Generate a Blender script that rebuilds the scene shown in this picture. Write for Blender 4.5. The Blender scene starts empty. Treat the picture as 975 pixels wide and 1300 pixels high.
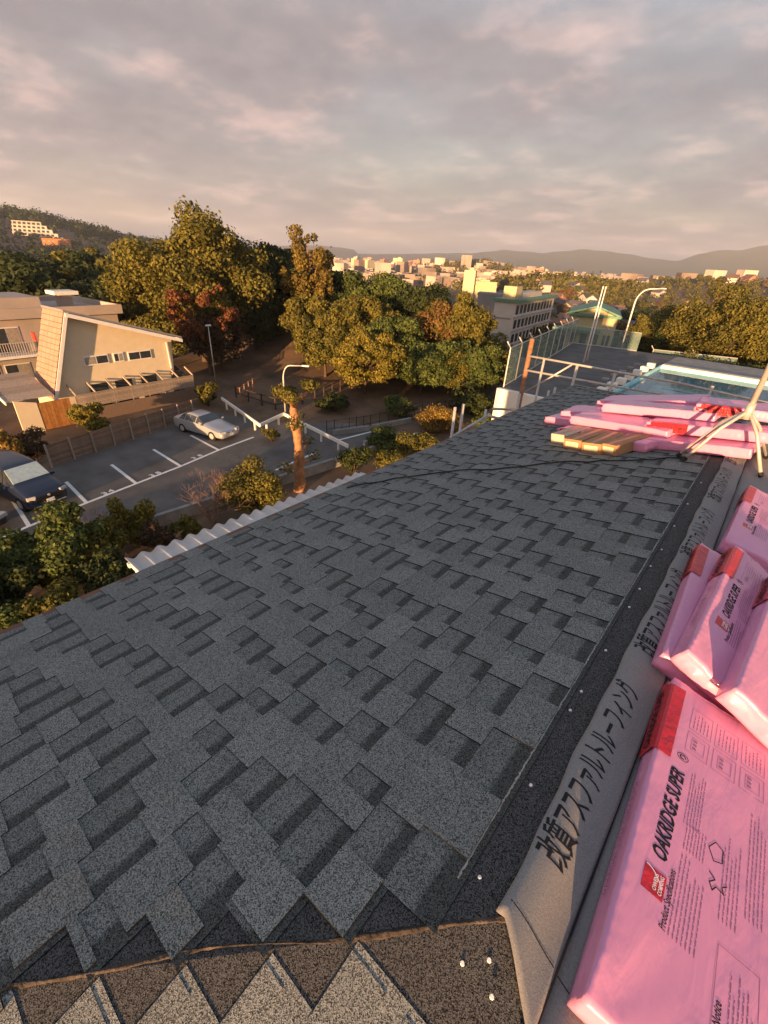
import bpy, bmesh, math, random
import numpy as np
from mathutils import Vector, Matrix
random.seed(7); rng = np.random.default_rng(7)
sc = bpy.context.scene
col = sc.collection
RAD = math.radians

# ------------------------------------------------------------------ camera
# photograph 975 x 1300, focal length 565 px, principal point in the middle;
# down vanishing point and ridge vanishing point measured in the photograph
FPX, PPX, PPY = 565.0, 487.5, 650.0
CAM = Vector((0.02, 0.0, 10.8)); KS = 10.8 / 9.5                       # parking lot asphalt is z = 0
def _n(v): return v / np.linalg.norm(v)
_D = _n(np.array([430 - PPX, 1638 - PPY, FPX]))
_V = _n(np.array([1032 - PPX, 358 - PPY, FPX]))
_Y = _n(_V - (_V @ _D) * _D); _Z = -_D; _X = np.cross(_Y, _Z)
ROT = np.array([_X, _Y, _Z])
def ray(px, py): return Vector(ROT @ _n(np.array([px - PPX, py - PPY, FPX])))
def G(px, py, z=0.0):                                # where the view ray meets the level z
    r = ray(px, py); return CAM + r * ((z - CAM.z) / r.z)
def AT(px, py, dist):                                # horizontal distance dist along the ray
    r = ray(px, py); return CAM + r * (dist / math.hypot(r.x, r.y))
def PL(px, py, p, n):                                # hit with a plane
    r = ray(px, py); return CAM + r * ((p - CAM).dot(n) / r.dot(n))
cd = bpy.data.cameras.new('camera'); cam = bpy.data.objects.new('camera', cd); col.objects.link(cam)
m = Matrix.Identity(4)
for i in range(3):
    m[i][0] = ROT[i][0]; m[i][1] = -ROT[i][1]; m[i][2] = -ROT[i][2]
m.translation = CAM; cam.matrix_world = m
cd.sensor_fit = 'VERTICAL'; cd.sensor_height = 36; cd.sensor_width = 27; cd.lens = FPX / 1300 * 36
cd.clip_start = 0.02; cd.clip_end = 30000
sc.camera = cam

# ------------------------------------------------------------------ sky, sun, exposure
SUN_EL, SUN_AZ = 3.2, 18.5                            # azimuth measured from -Y towards +X
sdir = Vector((math.sin(RAD(SUN_AZ)) * math.cos(RAD(SUN_EL)), -math.cos(RAD(SUN_AZ)) * math.cos(RAD(SUN_EL)), math.sin(RAD(SUN_EL))))
w = bpy.data.worlds.new('World'); sc.world = w; w.use_nodes = True
nt = w.node_tree; N = nt.nodes; L = nt.links; N.clear()
def nd(t, **k):
    n = N.new(t)
    for a, b in k.items(): setattr(n, a, b)
    return n
sky = nd('ShaderNodeTexSky', sky_type='NISHITA', sun_disc=False)
sky.sun_elevation = RAD(SUN_EL); sky.sun_rotation = math.atan2(sdir.x, sdir.y)
sky.air_density = 1.2; sky.dust_density = 2.5; sky.ozone_density = 2.0
skys = nd('ShaderNodeVectorMath', operation='SCALE'); skys.inputs['Scale'].default_value = 0.15
L.new(sky.outputs[0], skys.inputs[0])
tc = nd('ShaderNodeTexCoord'); sx = nd('ShaderNodeSeparateXYZ'); L.new(tc.outputs['Generated'], sx.inputs[0])
zz = nd('ShaderNodeMath', operation='MAXIMUM'); L.new(sx.outputs[2], zz.inputs[0]); zz.inputs[1].default_value = 0.0
zp = nd('ShaderNodeMath', operation='ADD'); L.new(zz.outputs[0], zp.inputs[0]); zp.inputs[1].default_value = 0.16
cx = nd('ShaderNodeMath', operation='DIVIDE'); L.new(sx.outputs[0], cx.inputs[0]); L.new(zp.outputs[0], cx.inputs[1])
cy = nd('ShaderNodeMath', operation='DIVIDE'); L.new(sx.outputs[1], cy.inputs[0]); L.new(zp.outputs[0], cy.inputs[1])
cb = nd('ShaderNodeCombineXYZ'); L.new(cx.outputs[0], cb.inputs[0]); L.new(cy.outputs[0], cb.inputs[1])
n1 = nd('ShaderNodeTexNoise'); n1.inputs['Scale'].default_value = 0.55; n1.inputs['Detail'].default_value = 7; n1.inputs['Roughness'].default_value = 0.55
n2 = nd('ShaderNodeTexNoise'); n2.inputs['Scale'].default_value = 1.9; n2.inputs['Detail'].default_value = 6; n2.inputs['Roughness'].default_value = 0.6
L.new(cb.outputs[0], n1.inputs['Vector']); L.new(cb.outputs[0], n2.inputs['Vector'])
r1 = nd('ShaderNodeValToRGB'); r1.color_ramp.elements[0].position = 0.36; r1.color_ramp.elements[1].position = 0.56
r1.color_ramp.elements[0].color = (0.86, 0.86, 0.86, 1)
L.new(n1.outputs[0], r1.inputs[0])
r2 = nd('ShaderNodeValToRGB'); e = r2.color_ramp.elements
e[0].position = 0.40; e[0].color = (0.052, 0.049, 0.054, 1); e[1].position = 0.68; e[1].color = (0.122, 0.090, 0.084, 1)
x_ = e.new(0.52); x_.color = (0.064, 0.058, 0.061, 1)
L.new(n2.outputs[0], r2.inputs[0])
mx = nd('ShaderNodeMix', data_type='RGBA')
thin = nd('ShaderNodeMapRange'); thin.inputs[1].default_value = 0.30; thin.inputs[2].default_value = 0.75; thin.inputs[3].default_value = 1.0; thin.inputs[4].default_value = 0.36
L.new(sx.outputs[2], thin.inputs[0])                       # the cloud sheet opens to blue overhead
cm = nd('ShaderNodeMath', operation='MULTIPLY'); L.new(r1.outputs[0], cm.inputs[0]); L.new(thin.outputs[0], cm.inputs[1])
L.new(cm.outputs[0], mx.inputs[0]); L.new(skys.outputs[0], mx.inputs[6]); L.new(r2.outputs[0], mx.inputs[7])
bg = nd('ShaderNodeBackground'); bg.inputs[1].default_value = 1.0
L.new(mx.outputs[2], bg.inputs[0]); wo = nd('ShaderNodeOutputWorld'); L.new(bg.outputs[0], wo.inputs[0])
sl = bpy.data.lights.new('sun', 'SUN'); sl.energy = 5.0; sl.angle = RAD(0.6); sl.color = (1.0, 0.57, 0.26)
so = bpy.data.objects.new('sun', sl); col.objects.link(so); so.rotation_euler = (-sdir).to_track_quat('-Z', 'Y').to_euler()
sc.view_settings.view_transform = 'Standard'; sc.view_settings.look = 'None'
sc.view_settings.exposure = 2.62; sc.view_settings.gamma = 1.0
sc.cycles.use_denoising = True; sc.cycles.max_bounces = 6; sc.cycles.transparent_max_bounces = 12
sc.cycles.volume_bounces = 0

# ------------------------------------------------------------------ helpers
def tag(o, label=None, cat=None, group=None, kind=None):
    if label: o['label'] = label
    if cat: o['category'] = cat
    if group: o['group'] = group
    if kind: o['kind'] = kind
    return o
def empty(name, loc=(0, 0, 0), rz=0, mat=None, parent=None):
    o = bpy.data.objects.new(name, None); col.objects.link(o)
    if mat is not None: o.matrix_world = mat
    else: o.location = loc; o.rotation_euler = (0, 0, rz)
    o.empty_display_size = 0.1
    if parent: o.parent = parent
    return o
def link(name, me, parent=None, mat=None, loc=None):
    o = bpy.data.objects.new(name, me); col.objects.link(o)
    if parent: o.parent = parent
    if mat is not None: o.matrix_local = mat
    if loc is not None: o.location = loc
    return o
class MB:
    def __init__(s): s.v = []; s.f = []
    def add(s, vs, fs):
        k = len(s.v); s.v += [tuple(v) for v in vs]; s.f += [tuple(i + k for i in f) for f in fs]; return s
    def box(s, c, d, rz=0.0, M=None):
        cx_, cy_, cz_ = c; a, b, h = d[0] / 2, d[1] / 2, d[2] / 2
        vs = [Vector((x, y, z)) for z in (-h, h) for y in (-b, b) for x in (-a, a)]
        R = M if M is not None else Matrix.Rotation(rz, 3, 'Z')
        vs = [R @ v + Vector(c) for v in vs]
        return s.add(vs, [(0, 2, 3, 1), (4, 5, 7, 6), (0, 1, 5, 4), (2, 6, 7, 3), (0, 4, 6, 2), (1, 3, 7, 5)])
    def tube(s, pts, rad, n=6, cap=True):
        pts = [Vector(p) for p in pts]
        if not hasattr(rad, '__len__'): rad = [rad] * len(pts)
        rings = []; up = None
        for i, p in enumerate(pts):
            t = (pts[min(i + 1, len(pts) - 1)] - pts[max(i - 1, 0)])
            if t.length < 1e-9: t = Vector((0, 0, 1))
            t.normalize()
            if up is None:
                up = Vector((0, 0, 1)) if abs(t.z) < 0.9 else Vector((1, 0, 0))
            a = t.cross(up)
            if a.length < 1e-6: a = t.orthogonal()
            a.normalize(); b = t.cross(a); up = -b if False else up
            rings.append([p + (a * math.cos(2 * math.pi * j / n) + b * math.sin(2 * math.pi * j / n)) * rad[i] for j in range(n)])
        vs = [v for r in rings for v in r]; fs = []
        for i in range(len(pts) - 1):
            for j in range(n): fs.append((i * n + j, i * n + (j + 1) % n, (i + 1) * n + (j + 1) % n, (i + 1) * n + j))
        if cap: fs += [tuple(range(n - 1, -1, -1)), tuple((len(pts) - 1) * n + j for j in range(n))]
        return s.add(vs, fs)
    def prism(s, poly, d):                           # poly list of points, extruded by vector d
        n = len(poly); d = Vector(d); a = [Vector(p) for p in poly]
        return s.add(a + [p + d for p in a], [tuple(range(n - 1, -1, -1)), tuple(range(n, 2 * n))] + [(i, (i + 1) % n, n + (i + 1) % n, n + i) for i in range(n)])
    def flat(s, c, d): return s.add([(c[0] - d[0] / 2, c[1] - d[1] / 2, 0), (c[0] + d[0] / 2, c[1] - d[1] / 2, 0), (c[0] + d[0] / 2, c[1] + d[1] / 2, 0), (c[0] - d[0] / 2, c[1] + d[1] / 2, 0)], [(0, 1, 2, 3)])
    def stroke(s, pts, w_):
        for a, b in zip(pts, pts[1:]):
            a = Vector((a[0], a[1], 0)); b = Vector((b[0], b[1], 0)); d = (b - a).normalized(); n = Vector((-d.y, d.x, 0)) * w_
            s.add([a - n - d * w_, b - n + d * w_, b + n + d * w_, a + n - d * w_], [(0, 1, 2, 3)])
        return s
    def mesh(s, name, mat=None, smooth=False):
        me = bpy.data.meshes.new(name); me.from_pydata(s.v, [], s.f); me.update()
        if mat: me.materials.append(mat)
        bm = bmesh.new(); bm.from_mesh(me); bmesh.ops.recalc_face_normals(bm, faces=bm.faces); bm.to_mesh(me); bm.free()
        if smooth: me.polygons.foreach_set('use_smooth', [True] * len(me.polygons))
        return me
    def build(s, name, mat=None, parent=None, smooth=False, M=None, loc=None):
        return link(name, s.mesh(name, mat, smooth), parent, M, loc)
def copy_tree(o, parent=None):
    c = o.copy(); col.objects.link(c); c.parent = parent
    for ch in list(o.children): copy_tree(ch, c)
    return c
def bevel(o, wd=0.02, seg=2):
    md = o.modifiers.new('bevel', 'BEVEL'); md.width = wd; md.segments = seg; md.limit_method = 'ANGLE'; md.angle_limit = RAD(40)
    return o

# ------------------------------------------------------------------ materials
def material(name, c, rough=0.8, var=0.25, scale=3.0, c2=None, spec=0.3, bump=0.0, bscale=40.0, metal=0.0, rnd=0.0, island=0.0, transl=0.0, coat=0.0, alpha=1.0, stretch=None, detail=5):
    M = bpy.data.materials.new(name); M.use_nodes = True; t = M.node_tree; n = t.nodes; l = t.links
    b = n['Principled BSDF']; b.inputs['Roughness'].default_value = rough; b.inputs['Metallic'].default_value = metal
    b.inputs['Specular IOR Level'].default_value = spec
    if coat: b.inputs['Coat Weight'].default_value = coat; b.inputs['Coat Roughness'].default_value = 0.08
    tcn = n.new('ShaderNodeTexCoord'); vec = tcn.outputs['Object']
    if stretch:
        mp = n.new('ShaderNodeMapping'); mp.inputs['Scale'].default_value = stretch; l.new(vec, mp.inputs[0]); vec = mp.outputs[0]
    no = n.new('ShaderNodeTexNoise'); no.inputs['Scale'].default_value = scale; no.inputs['Detail'].default_value = detail; no.inputs['Roughness'].default_value = 0.6
    l.new(vec, no.inputs['Vector'])
    rp = n.new('ShaderNodeValToRGB'); rp.color_ramp.elements[0].position = 0.3; rp.color_ramp.elements[1].position = 0.7
    ca = tuple(x * (1 - var) for x in c); cbb = c2 if c2 else tuple(min(1, x * (1 + var)) for x in c)
    rp.color_ramp.elements[0].color = (*ca, 1); rp.color_ramp.elements[1].color = (*cbb, 1)
    l.new(no.outputs[0], rp.inputs[0]); out = rp.outputs[0]
    def vary(src, sock, amt):
        mr = n.new('ShaderNodeMapRange'); mr.inputs[3].default_value = 1 - amt; mr.inputs[4].default_value = 1 + amt
        l.new(sock, mr.inputs[0]); h = n.new('ShaderNodeVectorMath'); h.operation = 'SCALE'
        l.new(src, h.inputs[0]); l.new(mr.outputs[0], h.inputs['Scale']); return h.outputs[0]
    if rnd: oi = n.new('ShaderNodeObjectInfo'); out = vary(out, oi.outputs['Random'], rnd)
    if island: ge = n.new('ShaderNodeNewGeometry'); out = vary(out, ge.outputs['Random Per Island'], island)
    l.new(out, b.inputs['Base Color'])
    if bump:
        bn = n.new('ShaderNodeTexNoise'); bn.inputs['Scale'].default_value = bscale; bn.inputs['Detail'].default_value = 4; l.new(vec, bn.inputs['Vector'])
        bu = n.new('ShaderNodeBump'); bu.inputs['Strength'].default_value = bump; bu.inputs['Distance'].default_value = 0.02
        l.new(bn.outputs[0], bu.inputs['Height']); l.new(bu.outputs[0], b.inputs['Normal'])
    if transl:
        tr = n.new('ShaderNodeBsdfTranslucent'); l.new(out, tr.inputs[0]); ms = n.new('ShaderNodeMixShader'); ms.inputs[0].default_value = transl
        l.new(b.outputs[0], ms.inputs[1]); l.new(tr.outputs[0], ms.inputs[2]); l.new(ms.outputs[0], n['Material Output'].inputs[0])
    if alpha < 1: b.inputs['Alpha'].default_value = alpha
    return M
def granule(name, dark, light, band=None, rnd=0.085):
    """crushed stone granules: light specks in dark ones; band = downslope width of the dark shadow granules"""
    M = bpy.data.materials.new(name); M.use_nodes = True; t = M.node_tree; n = t.nodes; l = t.links; b = n['Principled BSDF']
    b.inputs['Roughness'].default_value = 0.92; b.inputs['Specular IOR Level'].default_value = 0.25
    tcn = n.new('ShaderNodeTexCoord')
    oi = n.new('ShaderNodeObjectInfo')
    ad = n.new('ShaderNodeVectorMath'); ad.operation = 'ADD'; l.new(tcn.outputs['Object'], ad.inputs[0])
    cbx = n.new('ShaderNodeCombineXYZ'); l.new(oi.outputs['Random'], cbx.inputs[0]); l.new(oi.outputs['Random'], cbx.inputs[1]); l.new(cbx.outputs[0], ad.inputs[1])
    a = n.new('ShaderNodeTexVoronoi'); a.inputs['Scale'].default_value = 430.0; l.new(ad.outputs[0], a.inputs['Vector'])
    no = n.new('ShaderNodeTexNoise'); no.inputs['Scale'].default_value = 220.0; no.inputs['Detail'].default_value = 3; l.new(ad.outputs[0], no.inputs['Vector'])
    sp = n.new('ShaderNodeSeparateColor'); l.new(a.outputs['Color'], sp.inputs[0])
    mm = n.new('ShaderNodeMath'); mm.operation = 'MULTIPLY_ADD'; l.new(no.outputs[0], mm.inputs[0]); mm.inputs[1].default_value = 0.4; l.new(sp.outputs[0], mm.inputs[2])
    rp = n.new('ShaderNodeValToRGB'); e = rp.color_ramp.elements
    e[0].position = 0.30; e[0].color = (*dark, 1); e[1].position = 1.0; e[1].color = (*light, 1)
    l.new(mm.outputs[0], rp.inputs[0]); out = rp.outputs[0]
    big = n.new('ShaderNodeTexNoise'); big.inputs['Scale'].default_value = 5.0; big.inputs['Detail'].default_value = 3; l.new(ad.outputs[0], big.inputs['Vector'])
    def scale(src, sock, lo, hi):
        mr = n.new('ShaderNodeMapRange'); mr.inputs[3].default_value = lo; mr.inputs[4].default_value = hi; l.new(sock, mr.inputs[0])
        h = n.new('ShaderNodeVectorMath'); h.operation = 'SCALE'; l.new(src, h.inputs[0]); l.new(mr.outputs[0], h.inputs['Scale']); return h.outputs[0]
    out = scale(out, oi.outputs['Random'], 1 - rnd, 1 + rnd)
    out = scale(out, big.outputs[0], 0.82, 1.18)
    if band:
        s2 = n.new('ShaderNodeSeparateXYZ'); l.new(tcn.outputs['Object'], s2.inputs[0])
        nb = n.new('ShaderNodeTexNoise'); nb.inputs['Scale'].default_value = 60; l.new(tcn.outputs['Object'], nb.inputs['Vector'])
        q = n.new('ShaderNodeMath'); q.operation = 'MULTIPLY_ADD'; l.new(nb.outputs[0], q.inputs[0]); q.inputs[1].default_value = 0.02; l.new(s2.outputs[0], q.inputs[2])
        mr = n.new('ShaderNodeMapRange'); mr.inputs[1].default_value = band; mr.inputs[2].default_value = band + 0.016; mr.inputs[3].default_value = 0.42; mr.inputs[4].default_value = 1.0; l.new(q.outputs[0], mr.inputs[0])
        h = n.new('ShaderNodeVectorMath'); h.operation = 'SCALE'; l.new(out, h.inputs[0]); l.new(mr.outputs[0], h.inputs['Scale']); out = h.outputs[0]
    l.new(out, b.inputs['Base Color'])
    bu = n.new('ShaderNodeBump'); bu.inputs['Strength'].default_value = 0.22; bu.inputs['Distance'].default_value = 0.004
    l.new(a.outputs['Distance'], bu.inputs['Height']); l.new(bu.outputs[0], b.inputs['Normal'])
    return M
MT = {}
MT['granule'] = granule('grey_granules', (0.034, 0.037, 0.035), (0.285, 0.292, 0.268))
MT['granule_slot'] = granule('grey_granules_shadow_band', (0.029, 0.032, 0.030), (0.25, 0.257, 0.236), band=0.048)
MT['granule_black'] = granule('black_granules', (0.004, 0.004, 0.004), (0.105, 0.102, 0.098))
MT['asphalt_edge'] = material('asphalt_cut_edge', (0.008, 0.008, 0.008), 0.85, 0.3, 40)
MT['felt'] = material('underlayment_felt', (0.24, 0.228, 0.215), 0.95, 0.22, 240, bump=0.12, bscale=420)
MT['felt_old'] = material('weathered_felt_strip', (0.018, 0.016, 0.015), 0.9, 0.5, 16, c2=(0.11, 0.085, 0.07), bump=0.5, bscale=90)
MT['ink'] = material('ink', (0.012, 0.011, 0.012), 0.7, 0.2)
MT['nail'] = material('galvanised_nail', (0.75, 0.74, 0.72), 0.5, 0.05)
MT['copper'] = material('brown_metal', (0.17, 0.075, 0.045), 0.5, 0.2, 8, metal=0.3)
MT['plaster'] = material('grey_plaster', (0.35, 0.33, 0.31), 0.9, 0.1)
MT['pink'] = material('pink_film', (0.69, 0.275, 0.44), 0.33, 0.04, 3, spec=0.45, bump=0.20, bscale=26, coat=0.2, stretch=(1, .35, 1))
for nz_ in MT['pink'].node_tree.nodes:                       # long sharp creases of shrink film
    if nz_.type == 'TEX_NOISE' and abs(nz_.inputs['Scale'].default_value - 26) < .1: nz_.inputs['Distortion'].default_value = 0.7; nz_.inputs['Scale'].default_value = 13
MT['red'] = material('red_film', (0.50, 0.012, 0.025), 0.35, 0.1, 12, spec=0.45, bump=0.3, bscale=30, coat=0.2)
MT['print'] = material('grey_print', (0.30, 0.12, 0.20), 0.5, 0.1)
MT['white'] = material('white_print', (0.85, 0.8, 0.8), 0.5, 0.05)
MT['card'] = material('cardboard', (0.36, 0.20, 0.10), 0.85, 0.12, 6, bump=0.1, bscale=60)
MT['card_pale'] = material('pale_cardboard', (0.52, 0.42, 0.32), 0.85, 0.1, 6)
MT['paper_label'] = material('paper_label', (0.75, 0.62, 0.40), 0.7, 0.08, 20)
MT['tape'] = material('parcel_tape', (0.30, 0.17, 0.07), 0.3, 0.1)
MT['galv'] = material('galvanised_pipe', (0.50, 0.47, 0.43), 0.45, 0.18, 14, metal=0.35)
MT['rust'] = material('rusty_pipe', (0.30, 0.14, 0.07), 0.7, 0.3, 14)
MT['rubber'] = material('black_rubber', (0.012, 0.012, 0.013), 0.6, 0.1)
MT['cable'] = material('black_cable', (0.010, 0.010, 0.011), 0.6, 0.1)
MT['asphalt'] = material('asphalt', (0.12, 0.108, 0.098), 0.92, 0.3, 0.6, bump=0.3, bscale=60)
MT['paint'] = material('road_paint', (0.72, 0.71, 0.68), 0.7, 0.12, 4)
MT['concrete'] = material('concrete', (0.26, 0.25, 0.235), 0.9, 0.2, 1.5, bump=0.2, bscale=30)
MT['deck'] = material('pool_deck_paving', (0.115, 0.105, 0.098), 0.9, 0.3, 0.8)
MT['whitewall'] = material('white_painted_wall', (0.74, 0.71, 0.64), 0.8, 0.06, 2)
MT['cream'] = material('cream_stucco', (0.66, 0.55, 0.38), 0.9, 0.05, 2, bump=0.1, bscale=30)
MT['panel'] = material('beige_wall_panel', (0.36, 0.235, 0.175), 0.8, 0.07, 3, rnd=0.06)
MT['trim'] = material('white_trim', (0.72, 0.69, 0.65), 0.6, 0.05)
MT['roofgrey'] = material('grey_roof_metal', (0.22, 0.22, 0.23), 0.6, 0.12, 3)
MT['glass'] = material('window_glass', (0.035, 0.04, 0.045), 0.12, 0.3, 3, spec=0.6)
MT['curtain'] = material('window_curtain', (0.30, 0.27, 0.22), 0.4, 0.3, 5, spec=0.5)
MT['wood'] = material('grey_brown_wood', (0.20, 0.135, 0.095), 0.85, 0.3, 4, rnd=0.22, stretch=(1, 6, 6))
MT['woodpale'] = material('pale_weathered_wood', (0.34, 0.27, 0.21), 0.85, 0.25, 4, rnd=0.2, stretch=(1, 6, 6))
MT['woodorange'] = material('orange_wood', (0.36, 0.16, 0.045), 0.6, 0.25, 5, rnd=0.2)
MT['wooddark'] = material('dark_wood', (0.05, 0.032, 0.022), 0.8, 0.25, 4)
MT['blackmetal'] = material('dark_fence_metal', (0.02, 0.019, 0.018), 0.6, 0.2)
MT['slab'] = material('apartment_slab', (0.40, 0.33, 0.28), 0.9, 0.1, 0.6)
MT['pinkwall'] = material('distant_brick_render', (0.36, 0.19, 0.14), 0.9, 0.15, 0.4, rnd=0.25)
MT['citywhite'] = material('distant_white_render', (0.50, 0.45, 0.40), 0.9, 0.1, 0.4, rnd=0.25)
MT['cityyellow'] = material('distant_cream_render', (0.52, 0.45, 0.27), 0.9, 0.1, 0.4, rnd=0.15)
MT['tile'] = material('distant_dark_roof', (0.09, 0.08, 0.085), 0.8, 0.2, 1, rnd=0.4)
MT['tilered'] = material('distant_brown_roof', (0.20, 0.11, 0.08), 0.8, 0.2, 1, rnd=0.3)
MT['greenroof'] = material('green_metal_roof', (0.10, 0.22, 0.15), 0.6, 0.1, 1)
MT['corr'] = material('corrugated_plastic', (0.55, 0.53, 0.50), 0.5, 0.15, 2.2, c2=(0.62, 0.60, 0.58))
MT['pool'] = material('pool_paint', (0.34, 0.64, 0.70), 0.6, 0.16, 0.7)
MT['poolline'] = material('pool_lane_paint', (0.03, 0.05, 0.08), 0.6, 0.1)
MT['poolwall'] = material('pool_edge_tile', (0.62, 0.56, 0.46), 0.6, 0.2, 1.5)
MT['bark'] = material('bark', (0.085, 0.055, 0.038), 0.95, 0.35, 6, bump=0.6, bscale=18)
MT['barkorange'] = material('stripped_bark', (0.30, 0.15, 0.075), 0.9, 0.35, 5, bump=0.6, bscale=14)
MT['barkpale'] = material('pale_twig', (0.22, 0.135, 0.095), 0.9, 0.3, 6)
def leafmat(name, c, c2, isl=0.45): return material(name, c, 0.75, 0.3, 0.45, c2=c2, spec=0.25, island=isl, transl=0.28)
MT['leaf_olive'] = leafmat('olive_leaf', (0.092, 0.096, 0.017), (0.185, 0.158, 0.028))
MT['leaf_dark'] = leafmat('dark_leaf', (0.030, 0.044, 0.014), (0.060, 0.078, 0.020))
MT['leaf_yellow'] = leafmat('yellow_green_leaf', (0.15, 0.14, 0.02), (0.25, 0.20, 0.03))
MT['leaf_rust'] = leafmat('rusty_leaf', (0.16, 0.085, 0.028), (0.20, 0.13, 0.035))
MT['leaf_red'] = leafmat('red_leaf', (0.15, 0.042, 0.02), (0.20, 0.085, 0.03))
MT['leaf_green'] = leafmat('green_leaf', (0.060, 0.090, 0.020), (0.12, 0.15, 0.036))
MT['leaf_gold'] = leafmat('golden_leaf', (0.26, 0.16, 0.03), (0.33, 0.22, 0.05))
MT['leaf_amber'] = leafmat('amber_leaf', (0.13, 0.10, 0.02), (0.22, 0.155, 0.03))
MT['leaf_brown'] = leafmat('brown_leaf', (0.075, 0.05, 0.028), (0.11, 0.065, 0.035))
MT['grass'] = leafmat('grass_blade', (0.06, 0.07, 0.02), (0.11, 0.10, 0.03))

# ------------------------------------------------------------------ terrain
def sstep(a, b, x):
    t = np.clip((np.asarray(x, float) - a) / (b - a), 0, 1); return t * t * (3 - 2 * t)
def T(x, y):
    x = np.asarray(x, float); y = np.asarray(y, float)
    z = -14 * sstep(46, 150, y) - 13 * sstep(150, 900, y)
    z = z + 4.2 * np.exp(-(((x + 44) / 12) ** 2 + ((y - 41) / 10) ** 2)) * (1 - sstep(46, 90, y))
    z = z + 46 * np.exp(-(((x + 880) / 280) ** 2 + ((y - 200) / 190) ** 2))
    z = z + 30 * np.exp(-(((x + 470) / 150) ** 2 + ((y - 800) / 120) ** 2))
    z = z + 31 * np.exp(-(((x + 20) / 210) ** 2 + ((y - 640) / 130) ** 2))
    z = z + 13 * np.exp(-(((x + 187) / 75) ** 2 + ((y - 463) / 70) ** 2))
    return z - 0.02
def tz(x, y): return float(T(x, y))
ax = np.concatenate([-np.geomspace(6200, 60, 46), np.arange(-57, 58, 2.5), np.geomspace(60, 6200, 46)])
ay = ax.copy()
gx, gy = np.meshgrid(ax, ay); gz = T(gx, gy); nx = len(ax)
me = bpy.data.meshes.new('ground')
idx = np.arange(nx * nx).reshape(nx, nx)
fs = np.stack([idx[:-1, :-1], idx[:-1, 1:], idx[1:, 1:], idx[1:, :-1]], -1).reshape(-1, 4)
me.from_pydata(np.stack([gx, gy, gz], -1).reshape(-1, 3).tolist(), [], fs.tolist())
me.polygons.foreach_set('use_smooth', [True] * len(me.polygons))
me.materials.append(material('soil_and_dry_grass', (0.105, 0.072, 0.044), 0.95, 0.35, 0.35, c2=(0.20, 0.125, 0.078), bump=0.7, bscale=5, detail=9))
tag(link('ground', me), kind='structure')

# ------------------------------------------------------------------ our house and its roof
S = 0.2; TH = math.atan(S); RZ = CAM.z - 1.34; YA, YB, HW = 0.56, 6.05, 2.62
HWs = HW / math.cos(TH)                                # slope length
house = empty('house', (0, 0, 0))
tag(house, 'house with grey shingle hip roof half covered, dark felt along its ridge', 'house')
def frame(o, u, v):                                     # local x = u (downslope), y = v (along the course), z = normal
    u = Vector(u).normalized(); v = Vector(v).normalized(); n = u.cross(v); 
    M = Matrix((( u.x, v.x, n.x, o[0]), (u.y, v.y, n.y, o[1]), (u.z, v.z, n.z, o[2]), (0, 0, 0, 1)))
    return M
c_, s_ = math.cos(TH), math.sin(TH)
F_main = frame((0, 0, RZ), (-c_, 0, -s_), (0, -1, 0))  # y local = -Y world
F_near = frame((0, YA, RZ), (0, -c_, -s_), (1, 0, 0))
F_right = frame((0, 0, RZ), (c_, 0, -s_), (0, 1, 0))
F_far = frame((0, YB, RZ), (0, c_, -s_), (-1, 0, 0))
def slope(M, poly, th=0.05, mat='granule_black'):
    return MB().prism([(a, b, 0) for a, b in poly], (0, 0, -th)).build('roof_slope', MT[mat], house, M=M)
main = slope(F_main, [(0, -YB), (HWs, -(YB + HW)), (HWs, -(YA - HW)), (0, -YA)])
near = slope(F_near, [(0, 0), (HWs, -HW), (HWs, HW)])
right = slope(F_right, [(0, YA), (HWs, YA - HW), (HWs, YB + HW), (0, YB)])
far = slope(F_far, [(0, 0), (HWs, -HW), (HWs, HW)])
EXPO = 0.143; D0 = 0.128
def lay_course(par, i, a, b, cut_lo=None, cut_hi=None):
    """one course: a thin wedge strip (the shingle's lower layer) and the tabs laminated on it"""
    d0 = D0 + i * EXPO; d1 = d0 + EXPO
    d1 = min(d1, HWs + 0.012)
    e = d1 - d0
    M = Matrix.Translation((d0, 0, 0))
    hz_ = .45 if par is near else 1.0
    st = MB().prism([(-0.02, a, 0.0045 * hz_), (e, a, 0.0068 * hz_), (e, a, 0.0005), (-0.02, a, 0.0005)], (0, b - a, 0))
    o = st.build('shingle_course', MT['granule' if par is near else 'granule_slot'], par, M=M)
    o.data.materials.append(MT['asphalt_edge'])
    for p in o.data.polygons:
        if abs(p.normal.z) < .5: p.material_index = 1
    tabs = []; y = a - random.uniform(0, .1)
    first = True
    while y < b:
        wd = random.choice([random.uniform(0.08, 0.14), random.uniform(0.12, 0.20), random.uniform(0.17, 0.25)])
        gap = random.choice([random.uniform(0.05, 0.11), random.uniform(0.10, 0.18), random.uniform(.14, .22)])
        ya, yb = max(y, a), min(y + wd, b)
        if yb - ya > 0.02: tabs.append((d0, e, ya, yb, random.uniform(-.003, .002)))
        y += wd + gap
    return tabs
def tab_mesh(e, wdt, dz, t=0.0055):
    k = random.uniform(-.002, .002)
    lift = max(0, dz) * (1.0 if random.random() < .85 else 2.2)
    g = .45 if t < .003 else 1.0
    top = [(0, 0, 0.0045 * g + t), (e + k, 0, 0.0068 * g + t + lift * g), (e - k, wdt, 0.0068 * g + t + lift * .6 * g), (0, wdt, 0.0045 * g + t)]
    bot = [(x, y_, z - t - 0.0008) for x, y_, z in top]
    return MB().add(top + bot, [(0, 1, 2, 3), (7, 6, 5, 4), (0, 4, 5, 1), (1, 5, 6, 2), (2, 6, 7, 3), (3, 7, 4, 0)])
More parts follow.
